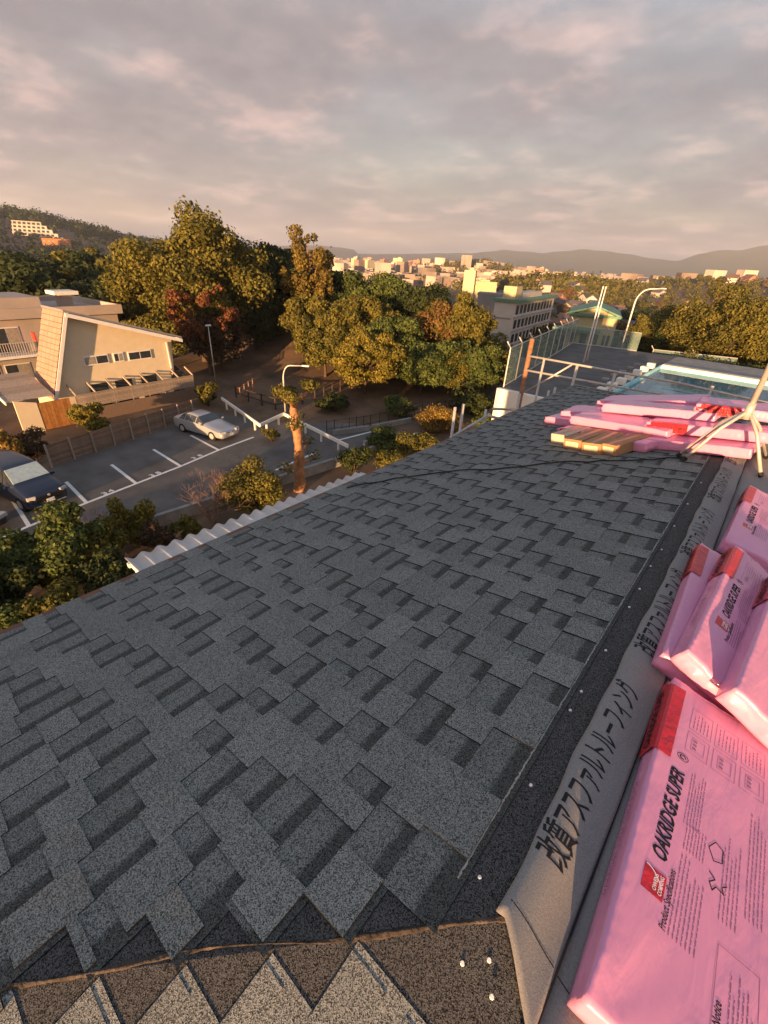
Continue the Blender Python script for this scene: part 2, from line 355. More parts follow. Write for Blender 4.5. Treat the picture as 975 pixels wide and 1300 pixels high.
def edge_black(me, per=6):
    me.materials.append(MT['asphalt_edge'])
    # faces 0 and 1 of each tab are its top and underside, the rest are the cut edges
    for p in me.polygons:
        if p.index % per > 1: p.material_index = 1
def lay_slope(par, M, rng_a, rng_b, nmax):
    alltabs = []
    ncourse = int(math.ceil((HWs + 0.012 - D0) / EXPO))
    for i in range(ncourse):
        d0 = D0 + i * EXPO
        lo, hi = rng_a(d0 * c_), rng_b(d0 * c_)
        if hi - lo > 0.1: alltabs += lay_course(par, i, lo, hi)
    def dist(t): return (M @ Vector((t[0], (t[2] + t[3]) / 2, 0)) - CAM).length / max(0.3, (t[3] - t[2]) ** .5)
    alltabs.sort(key=dist)
    for t in alltabs[:nmax]:
        o = tab_mesh(t[1], t[3] - t[2], t[4], .0018 if par is near else .0055).build('shingle_tab', MT['granule'], par, M=Matrix.Translation((t[0], t[2], 0))); edge_black(o.data)
    rest = MB()
    for t in alltabs[nmax:]:
        mb = tab_mesh(t[1], t[3] - t[2], t[4]); rest.add([(v[0] + t[0], v[1] + t[2], v[2]) for v in mb.v], mb.f)
    if rest.v:
        o = rest.build('shingle_field', MT['granule'], par); edge_black(o.data); tag(o, kind='stuff')
lay_slope(main, F_main, lambda d: -(YB + d) + 0.03, lambda d: -(YA - d) - 0.0, 290)
lay_slope(near, F_near, lambda d: -d + 0.03, lambda d: d - 0.13, 60)
# roofing nails along the ridge strip
def on_plane(M, px, py):
    n_ = M.to_3x3() @ Vector((0, 0, 1)); return M.inverted() @ PL(px, py, M.translation, n_)
nailm = MB().tube([(0, 0, 0), (0, 0, 0.004)], [0.0055, 0.004], 8).mesh('nail', MT['nail'])
for px, py in ((609, 1114), (674, 997), (724, 902), (738, 878), (769, 826), (799, 771), (812, 748), (826, 719), (840, 698), (856, 668), (873, 640), (890, 613)):
    q = on_plane(F_main, px, py); link('nail', nailm, main, loc=(q.x, q.y, .0005))
for px, py in ((587, 1223), (621, 1219), (624, 1266)):
    q = on_plane(F_near, px, py); link('nail', nailm, near, loc=(q.x, q.y, .009 if q.x > D0 else .0005))
ch = MB()
for k in range(700):
    y = -YB + (YB - YA) * k / 700; ch.box((D0 - .002 + random.uniform(-.0015, .0015), y, .0062), (random.uniform(.002, .0055), random.uniform(.008, .022), .0006))
tag(ch.build('chalk_line', material('chalk_dust', (.34, .33, .31), .95, .3, 60), main), kind='stuff')
# crumpled felt strip along the near hip
def ribbon(name, pts, wid, mat, par, dz, seed, sub=90, amp=0.006, wdir=None):
    r = random.Random(seed); vs = []; fs = []; P = [Vector(p) for p in pts]
    na = 6
    ph = [r.uniform(0, 6) for _ in range(6)]
    for i in range(sub + 1):
        t = i / sub; p = P[0].lerp(P[1], t)
        wv = max(.15, .9 + .5 * math.sin(t * 19 + ph[0]) + .4 * math.sin(t * 47 + ph[1]) + r.uniform(-.25, .25))
        off = .010 * math.sin(t * 13 + ph[2]) + .006 * math.sin(t * 37 + ph[3])
        for j in range(na + 1):
            q = j / na - .5
            z = dz + amp * (1.6 - 5 * q * q) * (1 + .5 * math.sin(t * 60 + ph[4] + 3 * q)) + r.uniform(-.001, .001)
            vs.append(p + wdir * (q * wid * wv + off) + Vector((0, 0, z)))
    for i in range(sub):
        for j in range(na):
            k = i * (na + 1) + j; fs.append((k, k + 1, k + na + 2, k + na + 1))
    o = MB().add(vs, fs).build(name, mat, par, smooth=True)
    md = o.modifiers.new('thick', 'SOLIDIFY'); md.thickness = 0.002
    return o
hipend = Vector((-HW, YA - HW, RZ - HW * S))
ribbon('hip_felt', [Vector((0.03, YA + .03, RZ)), hipend], 0.012, MT['felt_old'], house, 0.004, 3, sub=260, amp=.003, wdir=Vector((.7, -.7, 0)))
ribbon('hip_felt', [Vector((0, YB, RZ)), Vector((-HW, YB + HW, RZ - HW * S))], 0.04, MT['felt'], house, 0.004, 5, sub=60, wdir=Vector((.7, .7, 0)))
# eave edging and gutter, walls below
eb = MB()
for (p, q) in [((-HW, YA - HW), (-HW, YB + HW)), ((-HW, YA - HW), (HW, YA - HW)), ((HW, YA - HW), (HW, YB + HW)), ((-HW, YB + HW), (HW, YB + HW))]:
    a = Vector((*p, RZ - HW * S - 0.035)); b_ = Vector((*q, RZ - HW * S - 0.035)); c0 = (a + b_) / 2; d = b_ - a
    o = MB().box((0, 0, 0), (d.length + 0.03, 0.035, 0.09)).build('eave_edge', MT['copper'], house, M=Matrix.Translation(c0) @ Matrix.Rotation(math.atan2(d.y, d.x), 4, 'Z'))
for sx_ in (-1, 1):
    MB().box((sx_ * (HW - .45), (YA + YB) / 2, (RZ - HW * S) / 2 - .1), (0.2, YB - YA + 2 * HW - .9, RZ - HW * S - 0.1)).build('wall', MT['plaster'], house)
for yy in (YA - HW + .45, YB + HW - .45):
    MB().box((0, yy, (RZ - HW * S) / 2 - .1), (2 * HW - 1.1, 0.2, RZ - HW * S - 0.1)).build('wall', MT['plaster'], house)

# underlayment felt on the right-hand slope: two laps, the upper one rolled over the ridge
def felt_sheet(d0, d1, y0f, y1f, z0, roll=False, seed=1, ny=120, nd=16):
    r = random.Random(seed); vs = []; fs = []
    ph = [r.uniform(0, 6) for _ in range(8)]
    for j in range(ny + 1):
        for i in range(nd + 1):
            t = i / nd; d = d0 + (d1 - d0) * t
            dd = max(d, 0)
            y = y0f(dd) + (y1f(dd) - y0f(dd)) * j / ny
            z = z0 + .0022 * math.sin(y * 5.3 + ph[0] + d * 9) + .0018 * math.sin(y * 11 + ph[1] - d * 17)
            if roll:
                edge = .003 * math.sin(y * 3.1 + ph[2]) + .002 * math.sin(y * 9.3 + ph[3]) + .002 * math.sin(y * 23 + ph[4])
                if t < 0.3: d = d + edge * (1 - t / 0.3)
                z += .016 * math.exp(-((d - .035) / .055) ** 2)
                if d < 0: z += d * 2 * math.tan(TH) * .9       # bends over the ridge on to the other slope
            vs.append((d, y, z))
    for j in range(ny):
        for i in range(nd):
            k = j * (nd + 1) + i; fs.append((k, k + 1, k + nd + 2, k + nd + 1))
    o = MB().add(vs, fs).build('underlayment', MT['felt'], house, smooth=True, M=F_right)
    md = o.modifiers.new('thick', 'SOLIDIFY'); md.thickness = 0.0025; md.offset = -1
    return o
felt1 = felt_sheet(-0.020, 0.135, lambda d: YA - d - .005, lambda d: YB + d, 0.010, True, 2, ny=220)
felt2 = felt_sheet(0.118, 1.0, lambda d: YA - d + .004, lambda d: YB + d, 0.0035, False, 4, nd=8)
felt3 = felt_sheet(0.97, HWs, lambda d: YA - d, lambda d: YB + d, 0.002, False, 6, nd=8)
# dark lap seams drawn where the sheets meet
MB().box((0.1365, 0, 0), (0.004, YB - YA + .4, 0.010)).build('lap_seam', MT['ink'], felt1, loc=(0, (YA + YB) / 2 , .0065))
for fs_, a0_, a1_ in ((felt1, -.004, .128), (felt2, .142, .235)):
    q_ = MB()
    for k in range(12):
        t0, t1 = a0_ + (a1_ - a0_) * k / 12, a0_ + (a1_ - a0_) * (k + 1) / 12; yy = lambda t: YA + .035 - t * .25
        q_.add([(t0, yy(t0) - .0014, 0), (t1, yy(t1) - .0014, 0), (t1, yy(t1) + .0014, 0), (t0, yy(t0) + .0014, 0)], [(0, 1, 2, 3)])
    o = q_.build('lap_seam', MT['ink'], fs_, loc=(0, 0, .1)); md = o.modifiers.new('wrap', 'SHRINKWRAP'); md.target = fs_; md.wrap_method = 'PROJECT'; md.use_project_z = True
    md.use_negative_direction = True; md.use_positive_direction = False; md.offset = .0008; md.wrap_mode = 'ABOVE_SURFACE'

# ------------------------------------------------------------------ lettering
_tc = {}
def text_mesh(body, size=1.0, shear=0.0, offset=0.0, sx=1.0, align='LEFT', space=1.0, mat='ink'):
    k = (body, size, shear, offset, sx, align, space, mat)
    if k in _tc: return _tc[k]
    cu = bpy.data.curves.new('lettering', 'FONT'); cu.body = body; cu.size = size; cu.shear = shear; cu.offset = offset
    cu.align_x = align; cu.align_y = 'CENTER'; cu.space_character = space; cu.resolution_u = 2
    o = bpy.data.objects.new('t', cu); col.objects.link(o)
    dg = bpy.context.evaluated_depsgraph_get(); me = bpy.data.meshes.new_from_object(o.evaluated_get(dg))
    bpy.data.objects.remove(o)
    for v in me.vertices: v.co.x *= sx
    me.materials.clear(); me.materials.append(MT[mat]); me.name = 'lettering'
    _tc[k] = me; return me
def felt_top(d, y):
    return 0
RZ90 = Matrix.Rotation(RAD(90), 4, 'Z')
# product name printed on the felt, reading along the ridge (tops of the letters towards the ridge)
FELT_TEXT = '改質アスファルトルーフィング'
tm0 = text_mesh(FELT_TEXT, 0.098, 0.0, 0.0011, 0.54, 'LEFT')
for y in (0.735, 1.69, 2.62, 3.55, 4.48):
    tm = tm0.copy()
    # wrap the flat print on to the felt's own surface
    bm = bmesh.new(); bm.from_mesh(tm)
    bmesh.ops.transform(bm, matrix=Matrix.Translation((0.040, y, 0)) @ RZ90, verts=bm.verts)
    bmesh.ops.subdivide_edges(bm, edges=[e for e in bm.edges if e.calc_length() > .012], cuts=1)
    bm.to_mesh(tm); bm.free()
    o = link('lettering', tm, felt1, loc=(0, 0, .15))
    md = o.modifiers.new('wrap', 'SHRINKWRAP'); md.target = felt1; md.wrap_method = 'PROJECT'; md.use_project_z = True
    md.use_negative_direction = True; md.use_positive_direction = False; md.offset = 0.0012; md.wrap_mode = 'ABOVE_SURFACE'

# ------------------------------------------------------------------ shingle bundles in pink film
BL, BW, BT = 1.04, 0.345, 0.088
def bundle_mesh(seed, wr=0.004):
    r = np.random.default_rng(seed); nxx, nyy, nzz = 26, 84, 6
    def srf(ua, va, fn):
        vs = []; fs = []
        for j in range(va + 1):
            for i in range(ua + 1): vs.append(fn(i / ua, j / va))
        for j in range(va):
            for i in range(ua):
                k = j * (ua + 1) + i; fs.append((k, k + 1, k + ua + 2, k + ua + 1))
        return vs, fs
    mb = MB(); a, b, h = BW / 2, BL / 2, BT
    mb.add(*srf(nxx, nyy, lambda u, v: (-a + u * BW, -b + v * BL, h)))
    mb.add(*srf(nxx, nyy, lambda u, v: (-a + u * BW, -b + v * BL, 0)))
    for sg in (-1, 1):
        mb.add(*srf(nyy, nzz, lambda u, v: (sg * a, -b + u * BL, v * h)))
        mb.add(*srf(nxx, nzz, lambda u, v: (-a + u * BW, sg * b, v * h)))
    me = mb.mesh('wrapper', MT['pink'])
    bm = bmesh.new(); bm.from_mesh(me); bmesh.ops.remove_doubles(bm, verts=bm.verts, dist=1e-5); bmesh.ops.recalc_face_normals(bm, faces=bm.faces)
    ph = r.uniform(0, 6.28, 12)
    for v in bm.verts:
        x, y, z = v.co
        ey = abs(y) / b; exx = abs(x) / a
        rad = .0045                                       # rounded edges
        X = min(abs(x), a - rad); Y = min(abs(y), b - rad); Z = min(max(z, rad), h - rad)
        d = Vector((abs(x) - X, abs(y) - Y, z - Z))
        if d.length > 1e-6:
            d = d.normalized() * rad
            v.co = Vector((math.copysign(X + d.x, x), math.copysign(Y + d.y, y), Z + d.z))
        n_ = wr * (.5 * math.sin(9 * x * 3 + ph[0] + 2 * math.sin(7 * y + ph[1])) * math.sin(5 * y + ph[2]) + .35 * math.sin(60 * x + ph[3] + 4 * math.sin(11 * y + ph[4])) * (.2 + ey ** 6) + .3 * math.sin(31 * y + 40 * x + ph[5]) * exx ** 4 + .45 * abs(math.sin(70 * y + 3 * math.sin(5 * y + ph[7]) - 30 * x + ph[8])) * exx ** 9 + .5 * abs(math.sin(75 * x + ph[9] + 2 * math.sin(9 * y))) * ey ** 10)
        if z > h * .6: v.co.z += n_ - .004 * (ey ** 8)
        elif z > .2 * h:
            v.co.x += math.copysign(n_ * 1.2, x) if exx > .95 else 0
            v.co.y += math.copysign(n_ * 2.5, y) if ey > .98 else 0
        if ey > .985: v.co.y *= 1 + .01 * math.sin(22 * x + ph[6])
    bm.to_mesh(me); bm.free(); me.polygons.foreach_set('use_smooth', [True] * len(me.polygons))
    return me
BMESH = [bundle_mesh(s, w_) for s, w_ in ((1, .0030), (2, .0045), (3, .006), (4, .0055))]
def band_mesh(yc, ln, sg, over=0.05):
    """red band: up the side face and a little on to the top"""
    a = BW / 2 + .0065; h = BT + .0045; r_ = .012
    prof = [(a, .004), (a, h - r_), (a - r_ * .3, h - r_ * .3), (a - r_, h), (a - over, h + .0012)]
    n = 8; vs = []; fs = []
    for j in range(n + 1):
        y = yc - ln / 2 + ln * j / n
        for x, z in prof: vs.append((sg * x, y, z))
    k = len(prof)
    for j in range(n):
        for i in range(k - 1): fs.append((j * k + i, j * k + i + 1, (j + 1) * k + i + 1, (j + 1) * k + i))
    return MB().add(vs, fs).mesh('brand_band', MT['red'])
BAND = band_mesh(0.325, 0.31, -1); BAND2 = band_mesh(-0.325, 0.31, 1)
def rows(mb, x0, x1, y0, y1, n, thick, seed, ragged=.35):   # fine print: rows of short dashes, reading along y
    r = random.Random(seed)
    for i in range(n):
        x = x0 + (x1 - x0) * (i + .5) / n
        y = y0; end = y1 - (y1 - y0) * ragged * r.random()
        while y < end:
            ln = r.uniform(.006, .02); mb.flat((x, min(y + ln / 2, end)), (thick, min(ln, end - y + .002))); y += ln + .004
    return mb
def frame_lines(mb, x0, x1, y0, y1, t=.0012):
    for xx in (x0, x1): mb.flat((xx, (y0 + y1) / 2), (t, y1 - y0))
    for yy in (y0, y1): mb.flat(((x0 + x1) / 2, yy), (x1 - x0, t))
    return mb
_pm = {}
def fine_print_meshes():
    if _pm: return _pm
    p = MB(); rows(p, -.085, -.02, -.27, -.06, 7, .0022, 1); rows(p, -.085, -.03, -.05, .03, 7, .002, 2, .1); _pm['specification_table'] = p.mesh('specification_table', MT['print'])
    p = MB(); frame_lines(p, .04, .125, -.45, -.22); rows(p, .066, .118, -.435, -.25, 6, .0022, 3); _pm['notice_box'] = p.mesh('notice_box', MT['print'])
    p = MB(); rows(p, -.075, -.03, .0, .19, 6, .002, 4); rows(p, .03, .075, -.17, .07, 5, .002, 5); rows(p, .085, .13, -.12, .2, 5, .002, 8); _pm['fine_print'] = p.mesh('fine_print', MT['print'])
    p = MB()
    for i in range(3):
        frame_lines(p, -.115 + i * .078, -.05 + i * .078, .24, .32); frame_lines(p, -.100 + i * .078, -.062 + i * .078, .255, .305)
        frame_lines(p, -.115 + i * .078, -.05 + i * .078, .335, .43); rows(p, -.108 + i * .078, -.056 + i * .078, .345, .425, 5, .002, 6 + i)
        for k in range(3): p.flat((-.09 + i * .078, .265 + k * .015), (.012, .006))
    _pm['instruction_diagram'] = p.mesh('instruction_diagram', MT['print'])
    p = MB()                                             # round recycling-type mark and the little house held by a hand
    p.stroke([(-.105 + .016 * math.cos(t * .3927), .205 + .013 * math.sin(t * .3927), 0) for t in range(17)], .0009)
    p.stroke([(-.105 + .008 * math.cos(t * .5), .205 + .0065 * math.sin(t * .5), 0) for t in range(11)], .0016)
    hs = [(.02, .0), (.02, .035), (.0, .045), (-.015, .018), (.0, -.01), (.02, .0)]
    p.stroke([(x + .01, y - .03, 0) for x, y in hs], .0012)
    hd = [(.035, -.05), (.025, -.06), (.03, -.075), (.012, -.07), (.004, -.085), (-.004, -.07), (.008, -.055), (-.006, -.045)]
    p.stroke([(x + .01, y - .03, 0) for x, y in hd], .0014)
    _pm['printed_symbol'] = p.mesh('printed_symbol', MT['ink'])
    p = MB(); [p.flat((-.026 + .0065 * (a_ + .5), -.031 + .0062 * (b_ + .5)), (.0065, .0062)) for a_ in range(8) for b_ in range(10)]; _pm['logo'] = p.mesh('logo', MT['red'])
    p = MB(); p.stroke([(-.022 + .006 * t, .03 - .0007 * t * t, .0006) for t in range(8)], .0011); _pm['logo_swoosh'] = p.mesh('logo_swoosh', MT['white'])
    return _pm
def wrap(o, target, off=.0007):
    md = o.modifiers.new('wrap', 'SHRINKWRAP'); md.target = target; md.wrap_method = 'PROJECT'; md.use_project_z = True
    md.use_negative_direction = True; md.use_positive_direction = False; md.offset = off; md.wrap_mode = 'ABOVE_SURFACE'; return o
def bundle(M, label, group, detail=2, variant=0, bandside=-1, flip=False):
    e = empty('shingle_bundle', mat=M); tag(e, label, 'shingle bundle', group)
    wr = link('wrapper', BMESH[variant], e)
    if detail >= 1:
        b1 = link('brand_band', BAND if bandside < 0 else BAND2, e)
        tx = text_mesh('OAKRIDGE SUPER', 0.048, 0.25, 0.0012, 0.72, 'CENTER')
        sg = bandside
        # upside-down reading on the side face, tops of the letters pointing down
        Mx = Matrix.Translation((sg * (BW / 2 + .0085), 0.325 * -sg * 1.0 if sg < 0 else -.325, BT * .48))
        Mx = Matrix.Translation((sg * (BW / 2 + .0085), .325 if sg < 0 else -.325, BT * .48))
        if sg < 0: Rm = Matrix(((0, 0, -1, 0), (1, 0, 0, 0), (0, -1, 0, 0), (0, 0, 0, 1)))
        else: Rm = Matrix(((0, 0, 1, 0), (1, 0, 0, 0), (0, 1, 0, 0), (0, 0, 0, 1)))
        link('lettering', tx, b1, Mx @ Rm)
        sq = MB().box((0, 0, 0), (.0006, .04, .035)).build('logo', MT['red'], e, loc=(sg * (BW / 2 + .006), sg * -.495, BT * .5))
    if detail >= 2:
        pm = fine_print_meshes(); zt = BT + .06
        def put(nm, me_, x, y, off=.0007, rot=True, stuff=False):
            o = link(nm, me_, wr, Matrix.Translation((x, y, zt)) @ (RZ90 if rot else Matrix.Identity(4))); wrap(o, wr, off)
            if stuff: o['kind'] = 'stuff'
            return o
        put('lettering', text_mesh('OAKRIDGE SUPER', 0.052, 0.28, 0.0016, 0.70, 'LEFT'), -.098, -.145)
        put('logo', pm['logo'], -.100, -.205, .0007, False); put('logo_swoosh', pm['logo_swoosh'], -.100, -.205, .0014, False)
        put('lettering', text_mesh('OWENS', .013, 0, .0002, .9, 'CENTER', mat='white'), -.096, -.203, .0014)
        put('lettering', text_mesh('CORNING', .013, 0, .0002, .8, 'CENTER', mat='white'), -.083, -.203, .0014)
        put('lettering', text_mesh('Product Specifications', .022, .2, .0003, .75, 'LEFT', mat='ink'), -.064, -.29)
        put('lettering', text_mesh('Storage Notice', .022, .2, .0003, .75, 'LEFT', mat='ink'), .060, -.43)
        for k in ('specification_table', 'notice_box', 'fine_print', 'instruction_diagram', 'printed_symbol'):
            put(k, pm[k], 0.03 if k == 'specification_table' else (.01 if k != 'instruction_diagram' else .02), -.02 if k == 'specification_table' else 0, .0007, False, True)
        link('lettering', text_mesh('OAKRIDGE SUPER ONYX BLACK', .03, 0, 0, .7, 'CENTER', 1.2, mat='print'), wr, Matrix.Translation((-(BW / 2 + .0055), -.12, BT * .5)) @ Matrix(((0, 0, -1, 0), (1, 0, 0, 0), (0, -1, 0, 0), (0, 0, 0, 1))))
    return e
def on_right(d, y, yaw=0, lift=0, tilt=0, pitch=0):     # left edge of the bundle sits at downslope distance d
    return F_right @ Matrix.Translation((d, y, .012 + lift)) @ Matrix.Rotation(yaw, 4, 'Z') @ Matrix.Rotation(pitch, 4, 'X') @ Matrix.Rotation(tilt, 4, 'Y') @ Matrix.Translation((BW / 2, 0, 0))
GB = 'pink shingle bundles laid along the ridge felt'
bundle(on_right(.152, 1.05, RAD(2)), 'pink bundle lying flat on the felt, its large black product name fully readable', GB, 2, 0)
bundle(on_right(.055, 2.17, RAD(1.5), 0.0, RAD(3)), 'pink bundle at the bottom of the overlapping row, half over the ridge felt lettering', GB, 1, 1)
bundle(on_right(.125, 2.16, RAD(-3), .086, RAD(14)), 'pink bundle leaning on its neighbour in the middle of the overlapping row', GB, 2, 2)
bundle(on_right(.295, 2.06, RAD(-5), .125, RAD(10)), 'pink bundle topmost of the overlapping row, red band halfway along it', GB, 1, 1)
bundle(on_right(.165, 3.40, RAD(-2), .0), 'pink bundle lying beyond the overlapping row, next to the bare felt', GB, 2, 0)
# the pile further along, on the finished slope and across the ridge
def on_main(x, y, yaw, lift, tilt=0, pitch=0):          # x,y world of the centre; yaw of the long axis from +X
    d = -x / c_ 
    return F_main @ Matrix.Translation((d, -y, .014 + lift)) @ Matrix.Rotation(yaw, 4, 'Z') @ Matrix.Rotation(RAD(90), 4, 'Z') @ Matrix.Rotation(pitch, 4, 'X') @ Matrix.Rotation(tilt, 4, 'Y')
GP = 'pink shingle bundles in the far pile'
PILE = [(-1.10, 5.02, -22, .0, 0, 0, 'pink bundle leaning over the brown cartons in the far pile'),
        (-.34, 4.98, -6, .0, 0, 0, 'pink bundle at the foot of the far pile, between the cartons and the mast'),
        (-1.45, 5.62, -16, .0, 0, 0, 'pink bundle at the downhill end of the far pile'),
        (-.40, 5.42, 5, .0, 0, 0, 'pink bundle under the middle of the far pile'),
        (-1.02, 5.24, -17, .095, 3, -2, 'pink bundle with a gap beside it in the second layer of the far pile'),
        (-.16, 5.16, -5, .095, -3, -2, 'pink bundle in the second layer of the far pile, red band towards the mast'),
        (-1.28, 5.72, -9, .095, 2, 2, 'pink bundle in the second layer at the back of the far pile'),
        (-.66, 5.50, -8, .19, -2, -2, 'pink bundle topmost in the far pile, left of the mast'),
        (.16, 5.48, 1, .20, 2, -7, 'pink bundle topmost in the far pile, lying across the ridge'),
        (-1.1, 6.1, -4, .0, 0, 0, 'pink bundle at the bottom of the far pile on its hidden side'),
        (-.95, 5.95, -12, .19, 2, 3, 'pink bundle tilted at the back of the far pile, top layer')]
for i, (x, y, yw, lf, tl, pt, lb) in enumerate(PILE):
    y -= .14; x += .10 if x < -.9 else 0
    bundle(on_main(x, y, RAD(yw), lf, RAD(tl), RAD(pt)), lb, GP, 1 if i in (0, 4, 5, 8) else 0, 3 if i % 3 else 2, 1 if i in (0, 5, 8) else -1)
# long cartons in front of the pile
def carton(x, y, yaw, wd, label, pale=False, ht=.1, ln=.52, lift=0):
    M = F_main @ Matrix.Translation((-x / c_, -y, .012 + lift)) @ Matrix.Rotation(yaw, 4, 'Z')
    e = empty('carton', mat=M); tag(e, label, 'carton', 'long cartons by the pink pile')
    bevel(MB().box((0, 0, ht / 2), (wd, ln, ht)).build('box_body', MT['card_pale' if pale else 'card'], e), .004)
    MB().box((0, ln / 2 + .0015, ht * .5), (wd * .72, .001, ht * .5)).build('paper_label', MT['paper_label'], e)
    MB().box((0, 0, ht + .0008), (.045, ln * .98, .001)).build('parcel_tape', MT['tape'], e)
    for sg in (-1, 1): MB().box((sg * wd * .25, 0, ht + .0004), (.0025, ln * .96, .0008)).build('flap_seam', MT['tape'], e)
    return e
carton(-1.34, 4.86, RAD(-14), .185, 'pale carton at the downhill end of the row of cartons', True)
carton(-1.15, 4.70, RAD(-14), .19, 'brown carton beside the pale one, under the pink film')
carton(-.965, 4.62, RAD(-10), .185, 'brown carton in the middle of the row, label on its lit end')
carton(-.775, 4.62, RAD(-22), .185, 'brown carton turned towards the mast at the end of the row')
carton(.02, 5.25, RAD(85), .3, 'orange brown carton under the pink bundles at the ridge', ln=.5, ht=.1, lift=.02)

# ------------------------------------------------------------------ antenna mast on its roof stand
mast = empty('antenna_mast', (0.0, 4.62, RZ)); tag(mast, 'tan metal antenna mast on splayed legs straddling the ridge', 'antenna mast')
hub = Vector((0, 0, .42))
MB().tube([hub + Vector((0, 0, -.05)), hub + Vector((0, 0, 2.4))], .021, 12).build('pole', MT['galv'], mast, smooth=True)
MB().tube([hub + Vector((0, 0, -.07)), hub + Vector((0, 0, .06))], .032, 10).build('hub', MT['galv'], mast, smooth=True)
for fx, fy in ((-.28, -.22), (-.34, -.1), (.26, -.13), (.26, .45), (-.3, .45)):
    ft = Vector((fx, fy, -abs(fx) * S + .02))
    lg = MB().tube([hub, hub.lerp(ft, .45) + Vector((0, 0, .045)), ft], .014, 8).build('leg', MT['galv'], mast, smooth=True)
    MB().tube([ft + Vector((0, 0, .0)) - (hub - ft).normalized() * .008, ft + (hub - ft).normalized() * .03], .018, 8).build('foot_cap', MT['rubber'], lg)
# black cable lying across the slope
pts = []
for px, py in [(440, 622), (500, 610), (570, 601), (640, 597), (700, 590), (760, 588), (830, 586), (870, 583), (905, 556)]:
    p = PL(px, py, Vector((0, 0, RZ)), Vector((-S, 0, 1))); pts.append(p + Vector((0, 0, .022)))
fine = []
for i in range(len(pts) - 1):
    for k in range(5):
        t = k / 5; fine.append(pts[i].lerp(pts[i + 1], t) + Vector((0, 0.02 * math.sin(i * 3 + t * 6), .003 * math.sin(t * 6.28))))
fine.append(pts[-1])
tag(MB().tube(fine, .006, 6).build('cable', MT['cable'], smooth=True), 'thin black cable lying across the grey shingles', 'cable')

# ------------------------------------------------------------------ corrugated awning below the eave
ZAW = CAM.z - 2.5; aw0, aw1 = G(159, 711, ZAW), G(458, 599, ZAW)
AL = (aw1 - aw0).length
awn = empty('awning', (aw0.x, aw0.y, ZAW), math.atan2(aw1.y - aw0.y, aw1.x - aw0.x) - math.pi / 2); tag(awn, 'white corrugated plastic awning fixed below the shingle eave', 'awning')
ay0, ay1 = 0.0, AL
vs = []; fs = []; ny_ = 320; pitch = .150
for j in range(ny_ + 1):
    y = (ay1 - ay0) * j / ny_
    for i in range(9):
        t = i / 8; x = t * 1.6; vs.append((x, y, .021 * math.cos(2 * math.pi * y / pitch) + t * .16))
for j in range(ny_):
    for i in range(8):
        k = j * 9 + i; fs.append((k, k + 1, k + 10, k + 9))
o = MB().add(vs, fs).build('corrugated_sheet', MT['corr'], awn, smooth=True); o.modifiers.new('t', 'SOLIDIFY').thickness = .004
for k in range(4):
    yy = (ay1 - ay0) * (k + .02) / 3.1
    MB().box((.70, yy + .02, .02), (1.36, .035, .05), M=Matrix.Rotation(-math.atan(.16 / 1.6), 3, 'Y')).build('rafter', MT['whitewall'], awn)
MB().box((.04, (ay1 - ay0) / 2, -.04), (.04, ay1 - ay0, .04)).build('edge_rail', MT['whitewall'], awn)
for yy in (.06, ay1 - ay0 - .1):
    MB().box((.10, yy, -ZAW / 2), (.05, .05, ZAW - .04)).build('post', MT['whitewall'], awn)

# ------------------------------------------------------------------ scaffold pipes at the far eave
scf = empty('scaffold', (-3.2, 6.5, 0)); tag(scf, 'galvanised scaffold pipes standing along the far eave', 'scaffold')
def spipe(a, b, r=.021, mt='galv'):
    MB().tube([Vector(a) - Vector((-3.2, 6.5, 0)), Vector(b) - Vector((-3.2, 6.5, 0))], r, 8).build('pipe', MT[mt], scf, smooth=True)
def col_at(px, py0, py1, x, r=.021, mt='galv'):            # upright pipe standing at world x, from the ground up to pixel row py0
    n = Vector((1, 0, 0)); a = PL(px, py0, Vector((x, 0, 0)), n)
    spipe((a.x, a.y, tz(a.x, a.y)), (a.x, a.y, a.z), r, mt); return a
xs = -3.05
A = col_at(578, 517, 560, xs); B = col_at(588.5, 513, 555, xs - .12); C = col_at(617, 520, 540, xs)
def pt(px, py, x): return PL(px, py, Vector((x, 0, 0)), Vector((1, 0, 0)))
spipe(pt(572, 556, xs), pt(622, 526, xs)); spipe(pt(617, 527, xs), pt(640, 533, xs + .2)); spipe(pt(626, 519, xs), pt(668, 520, xs))
# the guard rail beyond the roof's far end
yf = YB + HW + .35
def ptY(px, py, y=yf): return PL(px, py, Vector((0, y, 0)), Vector((0, 1, 0)))
def upY(px, py, y=yf, r=.024, mt='galv'):
    a = ptY(px, py, y); spipe((a.x, a.y, tz(a.x, a.y)), a, r, mt); return a
upY(676, 430, yf + .3, .05, 'rust'); upY(691, 456); upY(733, 464, yf, .028); upY(781, 474)
upY(705, 492, yf - .25); upY(697, 496, yf - .3); upY(842, 497); upY(905, 490); upY(660, 500, yf, .03)
spipe(ptY(672, 452), ptY(865, 487)); spipe(ptY(865, 487), ptY(975, 512)); spipe(ptY(668, 470), ptY(800, 494))
spipe(ptY(667, 498), ptY(726, 463), .018); spipe(ptY(660, 522), ptY(705, 500), .024); spipe(ptY(705, 500), ptY(760, 513), .024); spipe(ptY(800, 494), ptY(975, 523), .018)

